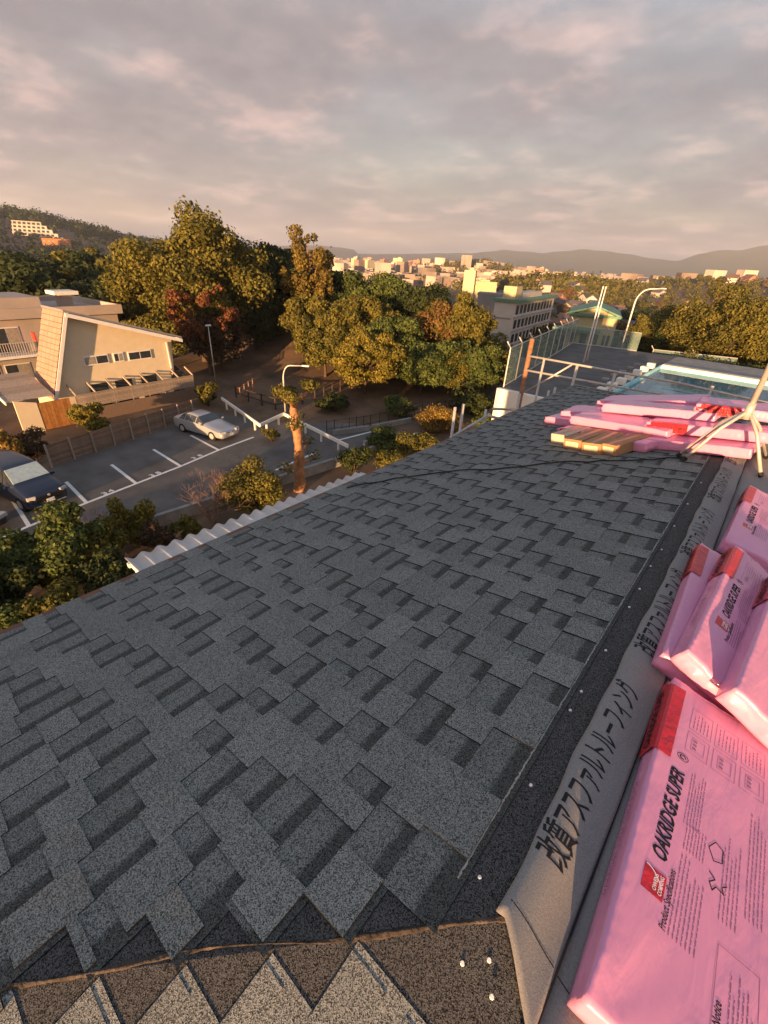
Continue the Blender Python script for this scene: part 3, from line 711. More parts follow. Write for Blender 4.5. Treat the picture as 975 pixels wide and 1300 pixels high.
# ------------------------------------------------------------------ parking lot
U = Vector((-.213, .977, 0)); NN = Vector((.977, .213, 0)); L0 = Vector((-20.6, 9.2, 0)) * KS; ROTL = math.atan2(U.y, U.x) - math.pi / 2
def lot(a, b, z=0): return L0 + U * a + NN * b + Vector((0, 0, z))
poly = [Vector((-16.6, -14, 0)) * KS, Vector((-16.4, 4, 0)) * KS, Vector((-15.9, 12, 0)) * KS, Vector((-15.2, 21, 0)) * KS, Vector((-19.2, 20.6, 0)) * KS, lot(8.4, -1.4), lot(7.8, -8.2), lot(-11, -6.9), lot(-26, -6.9)]
me = bpy.data.meshes.new('parking_lot'); me.from_pydata([(p.x, p.y, .004) for p in poly], [], [tuple(range(len(poly)))]); me.materials.append(MT['asphalt'])
tag(link('parking_lot', me), kind='structure')
def stripe(a, b, wd, name='painted_line', curve=None, z=.009):
    d = b - a; M = Matrix.Translation((a + b) / 2 + Vector((0, 0, z))) @ Matrix.Rotation(math.atan2(d.y, d.x), 4, 'Z')
    return tag(MB().box((0, 0, 0), (d.length, wd, .004)).build(name, MT['paint'], M=M), kind='structure')
P5 = [G(x_, y_) for x_, y_ in ((37, 668), (110, 638.5), (173, 614), (229.5, 592), (277.6, 571.5), (322, 555))]
B5 = [G(x_, y_) for x_, y_ in ((15.5, 634), (84, 612), (141.5, 590), (194.6, 570.7), (242, 552.8))]
for i in range(5): stripe(P5[i], P5[i + 1], .16)
for a, b in zip(P5[:5], B5): stripe(a, b, .16, z=.0135)
stripe(G(0, 684), G(37, 668), .16); stripe(G(-30, 700), G(0, 684), .16)
stripe(G(350, 597), G(402, 574), .16); stripe(G(425, 560), G(472, 548), .16)
for (px, py) in ((137, 625), (197, 602), (250, 580)):           # bay numbers painted by the line
    for k in (-1, 1):
        c0 = G(px + k * 4, py - k * 1.6)
        tag(link('painted_number', text_mesh('3' if k < 0 else str(random.choice('458')), .42, 0, .012, 1.2, 'CENTER', mat='paint'), None, Matrix.Translation(c0 + Vector((0, 0, .013))) @ Matrix.Rotation(ROTL + math.pi / 2, 4, 'Z')), kind='structure')
# kerb wall between aisle and garden
def wall_run(pts, h, th, mat, name, label, cat, cap=None, posts=None):
    e = empty(name, pts[0]); tag(e, label, cat)
    for a, b in zip(pts, pts[1:]):
        d = b - a; M = Matrix.Translation((a + b) / 2 - pts[0]) @ Matrix.Rotation(math.atan2(d.y, d.x), 4, 'Z')
        MB().box((0, 0, h / 2 - .1), (d.length + th, th, h + .2)).build('wall_section', MT[mat], e, M=M)
        if cap: MB().box((0, 0, h + cap / 2 + .002), (d.length + th + .06, th + .08, cap)).build('coping', MT['whitewall'], e, M=M)
    return e
wall_run([Vector((-16.25, -6, 0)) * KS, Vector((-15.95, 5, 0)) * KS, Vector((-15.5, 12, 0)) * KS, Vector((-14.8, 21, 0)) * KS], .55, .2, 'concrete', 'kerb_wall', 'low grey concrete wall between the parking aisle and garden', 'wall')
# white guard rail with posts round the corner of the lot
gr = [G(283, 516), G(331, 551), G(361, 536), G(441, 578)]
ge = empty('guard_rail', gr[0]); tag(ge, 'white guard rail on short posts with a step in it, beside the silver car', 'guard rail')
for a, b in zip(gr, gr[1:]):
    d = b - a; M = Matrix.Translation((a + b) / 2 - gr[0] + Vector((0, 0, .62))) @ Matrix.Rotation(math.atan2(d.y, d.x), 4, 'Z')
    bevel(MB().box((0, 0, 0), (d.length + .12, .12, .24)).build('rail', MT['whitewall'], ge, M=M), .03)
    n = max(2, int(d.length / 1.6))
    for k in range(n):
        p = a.lerp(b, (k + .5) / n) - gr[0]; MB().box((p.x, p.y, .28), (.1, .1, .58)).build('post', MT['whitewall'], ge)
# slatted timber fence behind the bays
fa, fb = G(66, 594), G(246, 531)
fe = empty('timber_fence', fa); tag(fe, 'weathered horizontal board fence on pale posts behind the parking bays', 'fence')
fd = fb - fa; fM = Matrix.Rotation(math.atan2(fd.y, fd.x), 4, 'Z'); fl = fd.length
for k in range(8):
    for q in range(4):
        ln = fl / 4; MB().box((0, 0, 0), (ln - .01, .025, .125)).build('slat', MT['wood'], fe, M=fM @ Matrix.Translation((ln * (q + .5), .05 + random.uniform(-.006, .006), .14 + k * .148)))
for k in range(9):
    MB().box((0, 0, .66), (.08, .08, 1.36)).build('post', MT['woodpale'], fe, M=fM @ Matrix.Translation((fl * k / 8, -.03, 0)))
# boards of the terrace slope between fence and house
for k in range(6):
    a = fa + Vector((-.55 - k * .5, 0, .25 + k * .16)); 
hedgeM = None

# ------------------------------------------------------------------ cars
def loft(stations):
    """stations: (y, zb, zbelt, ztop, ws, wb, wt) -> ring of 12 points each"""
    rings = []
    for (y, zb, zl, zt, ws, wb, wt) in stations:
        zm = zb + (zl - zb) * .45
        half = [(ws * .86, zb), (ws, zb + .08), (wb, zm), (wb * .985, zl), (wt, zt - .045 if zt - zl > .1 else (zl + zt) / 2), (wt * .78, zt)]
        rings.append([Vector((x, y, z)) for x, z in half] + [Vector((-x, y, z)) for x, z in reversed(half)])
    return rings
def car(name, M, st, paint, label, cabin, wheels, wr_, details, group=None):
    e = empty(name, mat=M); tag(e, label, 'car', group)
    R_ = loft(st); n = 12; vs = [v for r in R_ for v in r]; fs = []
    for i in range(len(R_) - 1):
        for j in range(n): fs.append((i * n + j, i * n + (j + 1) % n, (i + 1) * n + (j + 1) % n, (i + 1) * n + j))
    fs += [tuple(range(n)), tuple((len(R_) - 1) * n + j for j in range(n))]
    b = MB().add(vs, fs).build('body', paint, e, smooth=True)
    md = b.modifiers.new('s', 'SUBSURF'); md.levels = 2; md.render_levels = 2
    bmm = bmesh.new(); bmm.from_mesh(b.data); cl = bmm.edges.layers.float.new('crease_edge')
    bmm.edges.ensure_lookup_table(); bmm.verts.ensure_lookup_table()
    for ed in bmm.edges:
        js = sorted(v.index % n for v in ed.verts); same = (ed.verts[0].index % n == ed.verts[1].index % n)
        if same: ed[cl] = .55
        else: ed[cl] = .35
    bmm.to_mesh(b.data); bmm.free()
    def pane(nm, quad, off, mt='glass', inset=.06):
        q = [Vector(v) for v in quad]; c0 = sum(q, Vector()) / 4; q = [v + (c0 - v) * inset for v in q]
        nr = (q[1] - q[0]).cross(q[3] - q[0]).normalized()
        if nr.dot(c0 - Vector((0, c0.y * .6, .6))) < 0: nr = -nr
        return MB().prism([v + nr * off for v in q], -nr * .05).build(nm, MT[mt], e)
    ci, cj, ck, cl_ = cabin                                  # stations: cowl, roof front, roof rear, tail
    def screen(nm, i0, i1, mt, w0, w1):
        a, b = st[i0], st[i1]; fr = .06
        q = [Vector((-a[6] * w0, a[0], a[3])), Vector((a[6] * w0, a[0], a[3])), Vector((b[6] * w1, b[0], b[3])), Vector((-b[6] * w1, b[0], b[3]))]
        lo = [q[0].lerp(q[3], .10), q[1].lerp(q[2], .10), q[2].lerp(q[1], .12), q[3].lerp(q[0], .12)]
        nr = (lo[1] - lo[0]).cross(lo[3] - lo[0]).normalized(); nr = nr if nr.z > 0 else -nr
        MB().prism([v + nr * .03 for v in lo], -nr * .06).build(nm, MT[mt], e)
    screen('windscreen', ci, cj, details.get('screen', 'glass'), 1.0, .98); screen('rear_window', cl_, ck, 'glass', .95, .95)
    for sg, (lo, hi) in ((1, (3, 4)), (-1, (8, 7))):
        seq = list(range(ci, cl_ + 1))
        for a_, b_ in zip(seq, seq[1:]):
            pane('side_window', [R_[a_][lo], R_[b_][lo], R_[b_][hi], R_[a_][hi]], .014, 'glass', .10)
    for wx in (-1, 1):
        for wy in wheels:
            xx = wx * (st[len(st) // 2][4] - .07)
            tw = MB().tube([(-.1, 0, 0), (-.09, 0, 0), (.09, 0, 0), (.1, 0, 0)], [wr_ * .9, wr_, wr_, wr_ * .9], 20).build('wheel', MT['rubber'], e, loc=(xx, wy, wr_), smooth=False)
            rm = MB().tube([(-.104, 0, 0), (.104, 0, 0)], wr_ * .62, 14); rm.build('rim', MT['galv'], tw)
            MB().tube([(wx * -.02, 0, 0), (wx * .062, 0, 0)], wr_ * 1.16, 20).build('wheel_arch', MT['rubber'], e, loc=(xx, wy, wr_ * 1.02))
    f0 = st[0]
    for sg in (-1, 1):
        hl = details['lamp']
        bevel(MB().box((0, 0, 0), hl[2]).build('headlight', MT['lamp'], e, M=Matrix.Translation((sg * hl[0], hl[1][0], hl[1][1])) @ Matrix.Rotation(sg * RAD(20), 4, 'Z')), .03)
        mi = details['mirror']; bevel(MB().box((0, 0, 0), (.17, .1, .13)).build('mirror', paint, e, loc=(sg * mi[0], mi[1], mi[2])), .03)
    g_ = details['grille']; bevel(MB().box((0, g_[0], g_[1]), g_[2]).build('grille', MT['rubber'], e), .02)
    p_ = details['plate']; MB().box((0, p_[0], p_[1]), (.33, .02, .165)).build('number_plate', MT['paint'], e)
    if 'bumper' in details:
        q = details['bumper']; MB().box((0, q[0], q[1]), (q[2], .03, .035)).build('bumper_trim', MT['galv'], e)
        MB().tube([(0, q[0] - .0, q[3]), (0, q[0] - .03, q[3])], .055, 10).build('badge', MT['galv'], e)
    return e
def carpaint(name, c, metal=.35):
    m_ = material(name, c, .32, .04, 2, spec=.4, metal=metal, coat=.35); return m_
MT['lamp'] = material('headlight_lens', (.38, .37, .35), .12, .15, 30, spec=.7)
MT['screenshade'] = material('windscreen_sunshade', (.42, .52, .52), .3, .15, 6, spec=.5, coat=.5)
MT['p_silver'] = carpaint('silver_paint', (.40, .40, .42)); MT['p_navy'] = carpaint('navy_paint', (.010, .017, .040), .0); MT['p_black'] = carpaint('black_paint', (.008, .009, .012), .0)
# -Y of the car's own frame is its nose
SEDAN = [(-2.28, .30, .48, .52, .70, .70, .60), (-2.15, .20, .60, .66, .80, .83, .68), (-1.2, .18, .74, .80, .84, .86, .74), (-.72, .18, .84, .92, .84, .86, .74),
         (.0, .18, .90, 1.30, .84, .86, .58), (.55, .18, .92, 1.36, .84, .86, .58), (.95, .18, .92, 1.33, .84, .86, .57), (1.55, .20, .93, .99, .83, .85, .70), (2.05, .25, .90, .97, .80, .82, .68), (2.20, .34, .76, .82, .70, .74, .62)]
MPV = [(-2.32, .30, .62, .70, .70, .72, .62), (-2.2, .20, .84, .92, .82, .84, .72), (-1.75, .18, .98, 1.08, .85, .87, .76), (-1.35, .18, 1.06, 1.18, .85, .87, .76),
       (-.55, .18, 1.10, 1.78, .85, .87, .66), (.3, .18, 1.10, 1.85, .85, .87, .66), (1.3, .18, 1.10, 1.84, .85, .87, .66), (2.1, .2, 1.10, 1.76, .84, .86, .64), (2.3, .26, 1.05, 1.15, .82, .84, .70), (2.36, .34, .8, .9, .76, .78, .66)]
def carM(p, yaw): return Matrix.Translation(p) @ Matrix.Rotation(yaw, 4, 'Z')
noseyaw = math.atan2(NN.y, NN.x) + math.pi / 2              # nose (-Y) turned to face +NN
sil = (G(283, 561) + G(305, 549)) / 2 
p_sil = (P5[4] + P5[5]) / 2 - NN * 2.95 + U * .3
car('car', carM(p_sil, noseyaw), SEDAN, MT['p_silver'], 'silver sedan parked beside the white guard rail', (3, 4, 6, 7), (-1.38, 1.3), .30,
    {'lamp': (.62, (-2.14, .60), (.42, .16, .15)), 'mirror': (.93, -.62, .93), 'grille': (-2.2, .52, (.62, .12, .10)), 'plate': (-2.27, .40), 'bumper': (-2.25, .31, 1.1, .53)})
p_nav = (P5[0] + P5[1]) / 2 - NN * 3.0 + U * .15
car('car', carM(p_nav, noseyaw), MPV, MT['p_navy'], 'dark navy minivan with a pale sunshade behind its windscreen', (3, 4, 7, 8), (-1.45, 1.45), .33,
    {'lamp': (.66, (-2.19, .76), (.36, .2, .17)), 'mirror': (.98, -1.05, 1.12), 'grille': (-2.27, .62, (1.15, .14, .26)), 'plate': (-2.36, .50), 'bumper': (-2.33, .34, 1.3, .74), 'screen': 'screenshade'})
p_blk = (P5[0] + P5[1]) / 2 - NN * 2.75 - U * 2.45
car('car', carM(p_blk, noseyaw), SEDAN, MT['p_black'], 'black car with a white headlight, parked beyond the navy minivan', (3, 4, 6, 7), (-1.38, 1.3), .31,
    {'lamp': (.62, (-2.10, .62), (.44, .3, .17)), 'mirror': (.93, -.62, .93), 'grille': (-2.2, .52, (.62, .12, .10)), 'plate': (-2.27, .40)})

# ------------------------------------------------------------------ trees and shrubs
def leaf_cloud(lobes, nleaf, size, seed, flat=.0, elong=1.5, droop=0.0):
    """leaf-sized folded quads spread through the shells of many lobes; lobes: (center, radius vec)"""
    r = np.random.default_rng(seed); C_ = np.array([l[0] for l in lobes], float); Rr = np.array([l[1] for l in lobes], float)
    wgt = (Rr[:, 0] * Rr[:, 1] + Rr[:, 0] * Rr[:, 2]); wgt /= wgt.sum()
    k = r.choice(len(lobes), nleaf, p=wgt); d = r.normal(size=(nleaf, 3)); d /= np.linalg.norm(d, axis=1)[:, None]
    rad = 1 - np.abs(r.normal(0, .24, nleaf)); rad = np.where(r.random(nleaf) < .14, rad + r.random(nleaf) * .42, rad)
    P = C_[k] + d * Rr[k] * rad[:, None]
    nrm = d + r.normal(0, .55, (nleaf, 3)); nrm /= np.linalg.norm(nrm, axis=1)[:, None]
    a = np.cross(nrm, r.normal(size=(nleaf, 3))); a[:, 2] -= droop; a /= np.linalg.norm(a, axis=1)[:, None]
    b = np.cross(nrm, a); b /= np.linalg.norm(b, axis=1)[:, None]
    s_ = size * r.uniform(.6, 1.35, nleaf)[:, None]
    fold = nrm * s_ * .18
    v = np.stack([P - a * s_ * elong * .5, P + b * s_ * .5 + fold, P + a * s_ * elong * .5, P - b * s_ * .5 + fold], 1)
    return v.reshape(-1, 3)
def leaf_mesh(v, mat, name='crown'):
    n = len(v) // 4; me = bpy.data.meshes.new(name); me.vertices.add(len(v)); me.vertices.foreach_set('co', v.astype(np.float32).ravel())
    me.loops.add(len(v)); me.loops.foreach_set('vertex_index', np.arange(len(v), dtype=np.int32))
    me.polygons.add(n); me.polygons.foreach_set('loop_start', np.arange(0, len(v), 4, dtype=np.int32))
    me.materials.append(mat); me.update(calc_edges=True); me.validate(); return me
def crown_lobes(rx, rz, seed, n=26, lobe=.36, cz=0.0, jag=.25):
    r = np.random.default_rng(seed); out = []
    for i in range(n):
        d = r.normal(size=3); d /= np.linalg.norm(d); d[2] = d[2] * .85 + .1
        q = r.uniform(.45, .85); rr = lobe * r.uniform(.45, 1.3)
        out.append(((d[0] * rx * q, d[1] * rx * q, cz + d[2] * rz * q * (1 + r.uniform(-jag, jag))), (rx * rr, rx * rr, rz * rr * .8)))
    return out
def tree(name, base, height, rx, label, mat, seed, nleaf=9000, leaf=.3, crown_frac=.72, group=None, bark='bark', nl=26, lobe=.36, trunk_r=None, cat='tree', limbs=7, lean=(0, 0)):
    base = Vector(base); e = empty(name, base); tag(e, label, cat, group); r = random.Random(seed)
    rz = height * crown_frac / 2; cz = height - rz
    tr = trunk_r or max(.06, height * .022)
    top = Vector((lean[0], lean[1], cz)); mid = top * .5 + Vector((r.uniform(-.2, .2), r.uniform(-.2, .2), 0)) * height * .06
    MB().tube([(0, 0, -.3), (0, 0, height * .06), mid, top, top + Vector((0, 0, rz * .5))], [tr * 1.5, tr, tr * .8, tr * .5, tr * .15], 8).build('trunk', MT[bark], e, smooth=True)
    lobes = crown_lobes(rx, rz, seed, int(nl * 1.7), lobe * .78); nleaf = int(nleaf * 2.6); leaf *= .60
    lobes = [((c[0] + lean[0], c[1] + lean[1], c[2] + cz), q) for c, q in lobes]
    lb = MB()
    for k in range(limbs):
        c = Vector(lobes[k % len(lobes)][0]); s0 = mid.lerp(top, r.uniform(0, 1)); mm = s0.lerp(c, .5) + Vector((0, 0, -.06 * height * r.random()))
        MB().tube([s0, mm, c], [tr * .42, tr * .28, tr * .1], 5).build('limb', MT[bark], e, smooth=True)
    link('crown', leaf_mesh(leaf_cloud(lobes, nleaf, leaf, seed), MT[mat]), e)
    return e
def tree_px(name, cx_, top, rxp, hgt_px_bottom, dist, label, mat, seed, base=None, **k):
    """crown centred on the sight line, its size from the distance; the foot stands on the terrain"""
    dist *= KS; c = AT(cx_, top, dist); gzz = tz(c.x, c.y); sc_ = dist / math.cos(math.asin(ray(cx_, top).z)) / FPX
    v = ray(cx_, (top + hgt_px_bottom) / 2); cosang = v.dot(Vector(ROT @ np.array([0, 0, 1])))
    rx = rxp * sc_ * cosang * 1.12
    zb = AT(cx_, hgt_px_bottom, dist).z
    h = c.z - gzz; cf = min(.97, (c.z - max(zb, gzz)) / h)
    return tree(name, (c.x, c.y, gzz), h, rx, label, mat, seed, crown_frac=cf, **k)
GT = 'trees of the park on the slope'
tree_px('camphor_tree', 232, 250, 84, 462, 46, 'tall broad olive tree in front of the dark wood, red foliage below it', 'leaf_olive', 11, nleaf=17000, leaf=.34, nl=44, lobe=.30, group=GT)
tree_px('camphor_tree', 172, 300, 46, 470, 49, 'olive tree with a low skirt behind the cream house gable', 'leaf_olive', 12, nleaf=8000, leaf=.34, nl=30, group=GT)
tree_px('maple_tree', 250, 348, 48, 455, 41, 'sparse red autumn tree in front of the tall olive tree', 'leaf_red', 13, nleaf=2400, leaf=.26, nl=30, lobe=.17, group=GT)
tree_px('shade_tree', 272, 385, 40, 490, 42, 'dull rusty tree beside the tall lamp post on the slope', 'leaf_brown', 14, nleaf=3500, leaf=.28, group=GT)
tree_px('shade_tree', 340, 298, 44, 470, 54, 'dark evergreen tree between the olive tree and the yellow branchy one', 'leaf_dark', 15, nleaf=11000, leaf=.34, nl=34, group=GT)
tree_px('shade_tree', 312, 318, 34, 450, 58, 'dark evergreen tree right behind the tall olive tree', 'leaf_dark', 35, nleaf=6000, leaf=.34, nl=24, group=GT)
tree_px('elm_tree', 392, 277, 38, 420, 47, 'tall thin yellow tree with pale branches showing through', 'leaf_amber', 16, nleaf=3600, leaf=.30, nl=26, lobe=.24, bark='barkpale', limbs=16, group=GT)
tree_px('shade_tree', 425, 332, 52, 480, 50, 'dark evergreen tree right of the yellow branchy tree', 'leaf_dark', 17, nleaf=9000, leaf=.34, nl=30, group=GT)
tree_px('shade_tree', 478, 342, 52, 470, 49, 'deep green tree behind the round olive tree', 'leaf_green', 18, nleaf=9000, leaf=.34, nl=30, group=GT)
tree_px('shade_tree', 535, 352, 42, 490, 47, 'deep green tree between the round olive tree and the tree by the school', 'leaf_dark', 19, nleaf=9000, leaf=.33, nl=28, group=GT)
tree_px('round_tree', 458, 365, 48, 470, 41, 'round headed olive tree above the bright yellow green one', 'leaf_olive', 20, nleaf=10000, leaf=.26, nl=34, lobe=.3, group=GT)
tree_px('round_tree', 412, 395, 38, 490, 39, 'olive tree left of the bright yellow green one, over the bare slope', 'leaf_olive', 21, nleaf=7000, leaf=.25, nl=28, group=GT)
tree_px('maple_tree', 466, 418, 46, 516, 35, 'bright yellow green tree standing forward of the park trees', 'leaf_yellow', 22, nleaf=9000, leaf=.22, nl=36, lobe=.28, group=GT)
tree_px('shade_tree', 540, 425, 44, 522, 36, 'mid green tree right of the bright yellow green one', 'leaf_green', 23, nleaf=8000, leaf=.24, nl=30, group=GT)
tree_px('round_tree', 592, 360, 46, 480, 42, 'large yellow green tree beside the white school building', 'leaf_olive', 24, nleaf=10000, leaf=.28, nl=36, lobe=.3, group=GT)
tree_px('round_tree', 560, 372, 36, 480, 41, 'rusty olive tree left of the one by the school', 'leaf_rust', 25, nleaf=6000, leaf=.28, nl=26, group=GT)
tree_px('shade_tree', 610, 430, 34, 505, 37, 'low green tree below the tree by the school', 'leaf_green', 26, nleaf=6000, leaf=.24, nl=24, group=GT)
tree_px('shade_tree', 575, 440, 34, 520, 37, 'rusty green low tree among the park trees', 'leaf_olive', 27, nleaf=5000, leaf=.24, nl=24, group=GT)
tree_px('shade_tree', 365, 325, 46, 480, 50, 'dark evergreen tree left of the yellow branchy one, low over the slope', 'leaf_dark', 36, nleaf=9000, leaf=.34, nl=30, group=GT)
tree_px('shade_tree', 318, 360, 36, 460, 47, 'dark tree right of the red autumn tree, filling the wood edge', 'leaf_dark', 37, nleaf=7000, leaf=.32, nl=26, group=GT)
tree_px('shade_tree', 395, 360, 34, 475, 44, 'green tree below the yellow branchy one', 'leaf_olive', 38, nleaf=7000, leaf=.30, nl=26, group=GT)
tree_px('shade_tree', 505, 395, 38, 515, 39, 'green tree between the bright yellow green one and its darker neighbour', 'leaf_green', 39, nleaf=7000, leaf=.26, nl=26, group=GT)
tree_px('shade_tree', 628, 425, 26, 510, 40, 'olive tree at the edge of the park next to the pool terrace', 'leaf_olive', 40, nleaf=5000, leaf=.26, nl=22, group=GT)
tree_px('shade_tree', 200, 395, 44, 480, 44, 'low olive tree under the tall one, against the cream house roof', 'leaf_olive', 34, nleaf=7000, leaf=.3, nl=26, group=GT)
# undergrowth under the trees
def shrub(base, rx, h, mat, label, seed, nleaf=2500, leaf=.12, name='shrub', group=None, lobe=.38, nl=18, cat='shrub', stems=4, bark='bark'):
    nleaf = int(nleaf * 2.0); leaf *= .68; base = Vector(base); e = empty(name, base); tag(e, label, cat, group); r = random.Random(seed)
    lobes = [((c[0], c[1], c[2] + h * .52), q) for c, q in crown_lobes(rx, h * .52, seed, nl, lobe)]
    for k in range(stems):
        c = Vector(lobes[k][0]); MB().tube([(r.uniform(-.1, .1), r.uniform(-.1, .1), -.1), Vector((c.x * .4, c.y * .4, c.z * .5)), c], [.03 * h ** .5, .022 * h ** .5, .008], 5).build('stem', MT[bark], e, smooth=True)
    link('foliage', leaf_mesh(leaf_cloud(lobes, nleaf, leaf, seed), MT[mat], 'foliage'), e); return e
def shrub_px(cx_, top, bot, rxp, mat, label, seed, **k):
    b = G(cx_, bot); d = (b - CAM).length; dist = math.hypot(b.x - CAM.x, b.y - CAM.y); h = AT(cx_, top, dist).z; 
    v = ray(cx_, bot); return shrub((b.x, b.y, tz(b.x, b.y)), rxp * d / FPX * v.dot(Vector(ROT @ np.array([0, 0, 1]))), max(.3, h), mat, label, seed, **k)
GS = 'shrubs of the garden and park'
shrub_px(265, 483, 515, 13, 'leaf_olive', 'yellow green shrub by the white guard rail and pergola', 41, group=GS, nleaf=1600, leaf=.16)
shrub_px(425, 498, 522, 22, 'leaf_dark', 'dark low shrub under the bright yellow green tree', 42, group=GS, nleaf=1800, leaf=.16)
shrub_px(505, 505, 528, 22, 'leaf_green', 'low green shrub at the edge of the park fence', 43, group=GS, nleaf=1800, leaf=.16)
shrub_px(600, 500, 527, 24, 'leaf_dark', 'dark shrub below the trees by the far eave', 44, group=GS, nleaf=2000, leaf=.16)
shrub_px(560, 517, 549, 30, 'leaf_gold', 'clipped dome shaped golden shrub by the scaffold uprights', 45, group=GS, nleaf=5200, leaf=.10, lobe=.5, nl=14)
shrub_px(325, 590, 655, 37, 'leaf_olive', 'clipped round evergreen bush behind the corrugated awning', 46, group=GS, nleaf=5500, leaf=.11, lobe=.45, nl=22)
shrub_px(486, 543, 572, 24, 'leaf_green', 'green shrub behind the grey wall past the awning', 47, group=GS, nleaf=2200, leaf=.13)
shrub_px(530, 550, 580, 30, 'leaf_olive', 'low olive shrub next to the clipped golden dome', 48, group=GS, nleaf=2600, leaf=.12)
shrub_px(497, 575, 596, 26, 'leaf_olive', 'low shrub at the foot of the shingle eave past the awning', 49, group=GS, nleaf=2200, leaf=.11)
shrub_px(450, 560, 600, 22, 'leaf_dark', 'dark shrub at the end of the awning', 50, group=GS, nleaf=1800, leaf=.12)
shrub_px(618, 524, 548, 20, 'leaf_green', 'green shrub behind the scaffold uprights', 51, group=GS, nleaf=1600, leaf=.12)
shrub_px(100, 640, 735, 52, 'leaf_green', 'tall leafy garden shrub with bare twigs, between minivan and eave', 52, group=GS, nleaf=6500, leaf=.14, nl=30, lobe=.3, stems=9)
shrub_px(172, 628, 690, 26, 'leaf_yellow', 'yellow leaved shrub beside the bare pink twigs', 53, group=GS, nleaf=2200, leaf=.12, nl=16)
shrub_px(20, 715, 790, 50, 'leaf_dark', 'dark green camellia hedge by the garden path', 54, group=GS, nleaf=5200, leaf=.14, nl=24)
shrub_px(88, 745, 815, 40, 'leaf_olive', 'low shrub with pale flowers at the eave edge', 55, group=GS, nleaf=2600, leaf=.13, nl=20)
shrub_px(150, 700, 770, 34, 'leaf_dark', 'dark shrub in the shade at the end of the awning rafters', 56, group=GS, nleaf=2600, leaf=.13, nl=20)
shrub_px(118, 512, 552, 20, 'leaf_yellow', 'yellow green bush in front of the pergola', 57, group=GS, nleaf=2200, leaf=.15)
shrub_px(45, 545, 585, 24, 'leaf_brown', 'reddish brown bush by the orange wooden gate', 58, group=GS, nleaf=1500, leaf=.14)
shrub_px(22, 548, 598, 14, 'leaf_gold', 'golden cone shaped conifer behind the navy minivan', 59, group=GS, nleaf=2600, leaf=.12, lobe=.42)
shrub_px(345, 545, 560, 12, 'leaf_olive', 'small tuft growing by the white guard rail step', 60, group=GS, nleaf=500, leaf=.12)
shrub_px(60, 668, 745, 36, 'leaf_green', 'mid green garden shrub in front of the minivan bay', 61, group=GS, nleaf=3800, leaf=.13, nl=22)
shrub_px(140, 655, 725, 34, 'leaf_olive', 'yellowish olive garden shrub left of the awning end', 62, group=GS, nleaf=3600, leaf=.12, nl=22)
shrub_px(205, 665, 705, 22, 'leaf_brown', 'brownish low shrub behind the wavy awning edge', 63, group=GS, nleaf=1800, leaf=.11, nl=16)
shrub_px(30, 765, 830, 36, 'leaf_green', 'low green shrub at the very edge of the eave', 64, group=GS, nleaf=2800, leaf=.12, nl=18)
shrub_px(240, 655, 690, 18, 'leaf_olive', 'small olive shrub at the foot of the bare pinkish tree', 65, group=GS, nleaf=1600, leaf=.11, nl=14)
# white blossoms on the shrub at the eave
for k in range(7):
    p = G(random.uniform(62, 92), random.uniform(745, 790), random.uniform(1.0, 1.6))
# bare winter tree
def twigs(mb, p, d, ln, r_, depth, rnd):
    q = p + d * ln; mid = p.lerp(q, .5) + Vector((rnd.uniform(-1, 1), rnd.uniform(-1, 1), rnd.uniform(-.3, .6))) * ln * .08
    mb.tube([p, mid, q], [r_, r_ * .8, r_ * .6], 4 if depth < 3 else 5, False)
    if depth == 0: return
    for _ in range(rnd.choice((2, 3, 3))):
        nd_ = (d + Vector((rnd.gauss(0, .5), rnd.gauss(0, .5), rnd.gauss(.12, .35)))).normalized(); twigs(mb, q, nd_, ln * rnd.uniform(.62, .85), r_ * .58, depth - 1, rnd)
def bare(px, py, label, seed, n=5, ln=.75, r_=.035, depth=4, mat='barkpale'):
    b = G(px, py); e = empty('bare_tree', b); tag(e, label, 'tree', 'leafless plants of the garden'); rnd = random.Random(seed)
    for k in range(n):
        a = 2 * math.pi * k / n + rnd.random(); mb = MB(); twigs(mb, Vector((0, 0, -.05)), Vector((math.cos(a) * .55, math.sin(a) * .55, 1)).normalized(), ln, r_, depth, rnd); mb.build('branch', MT[mat], e, smooth=True)
bare(272, 665, 'leafless pinkish tree with a haze of thin twigs by the parking line', 3, 6, .82, .04, 5)
bare(215, 690, 'small leafless shrub lying low behind the awning end', 5, 6, .42, .02, 4)
bare(130, 690, 'bare grey twigs rising out of the tall leafy garden shrub', 8, 5, .6, .022, 4)
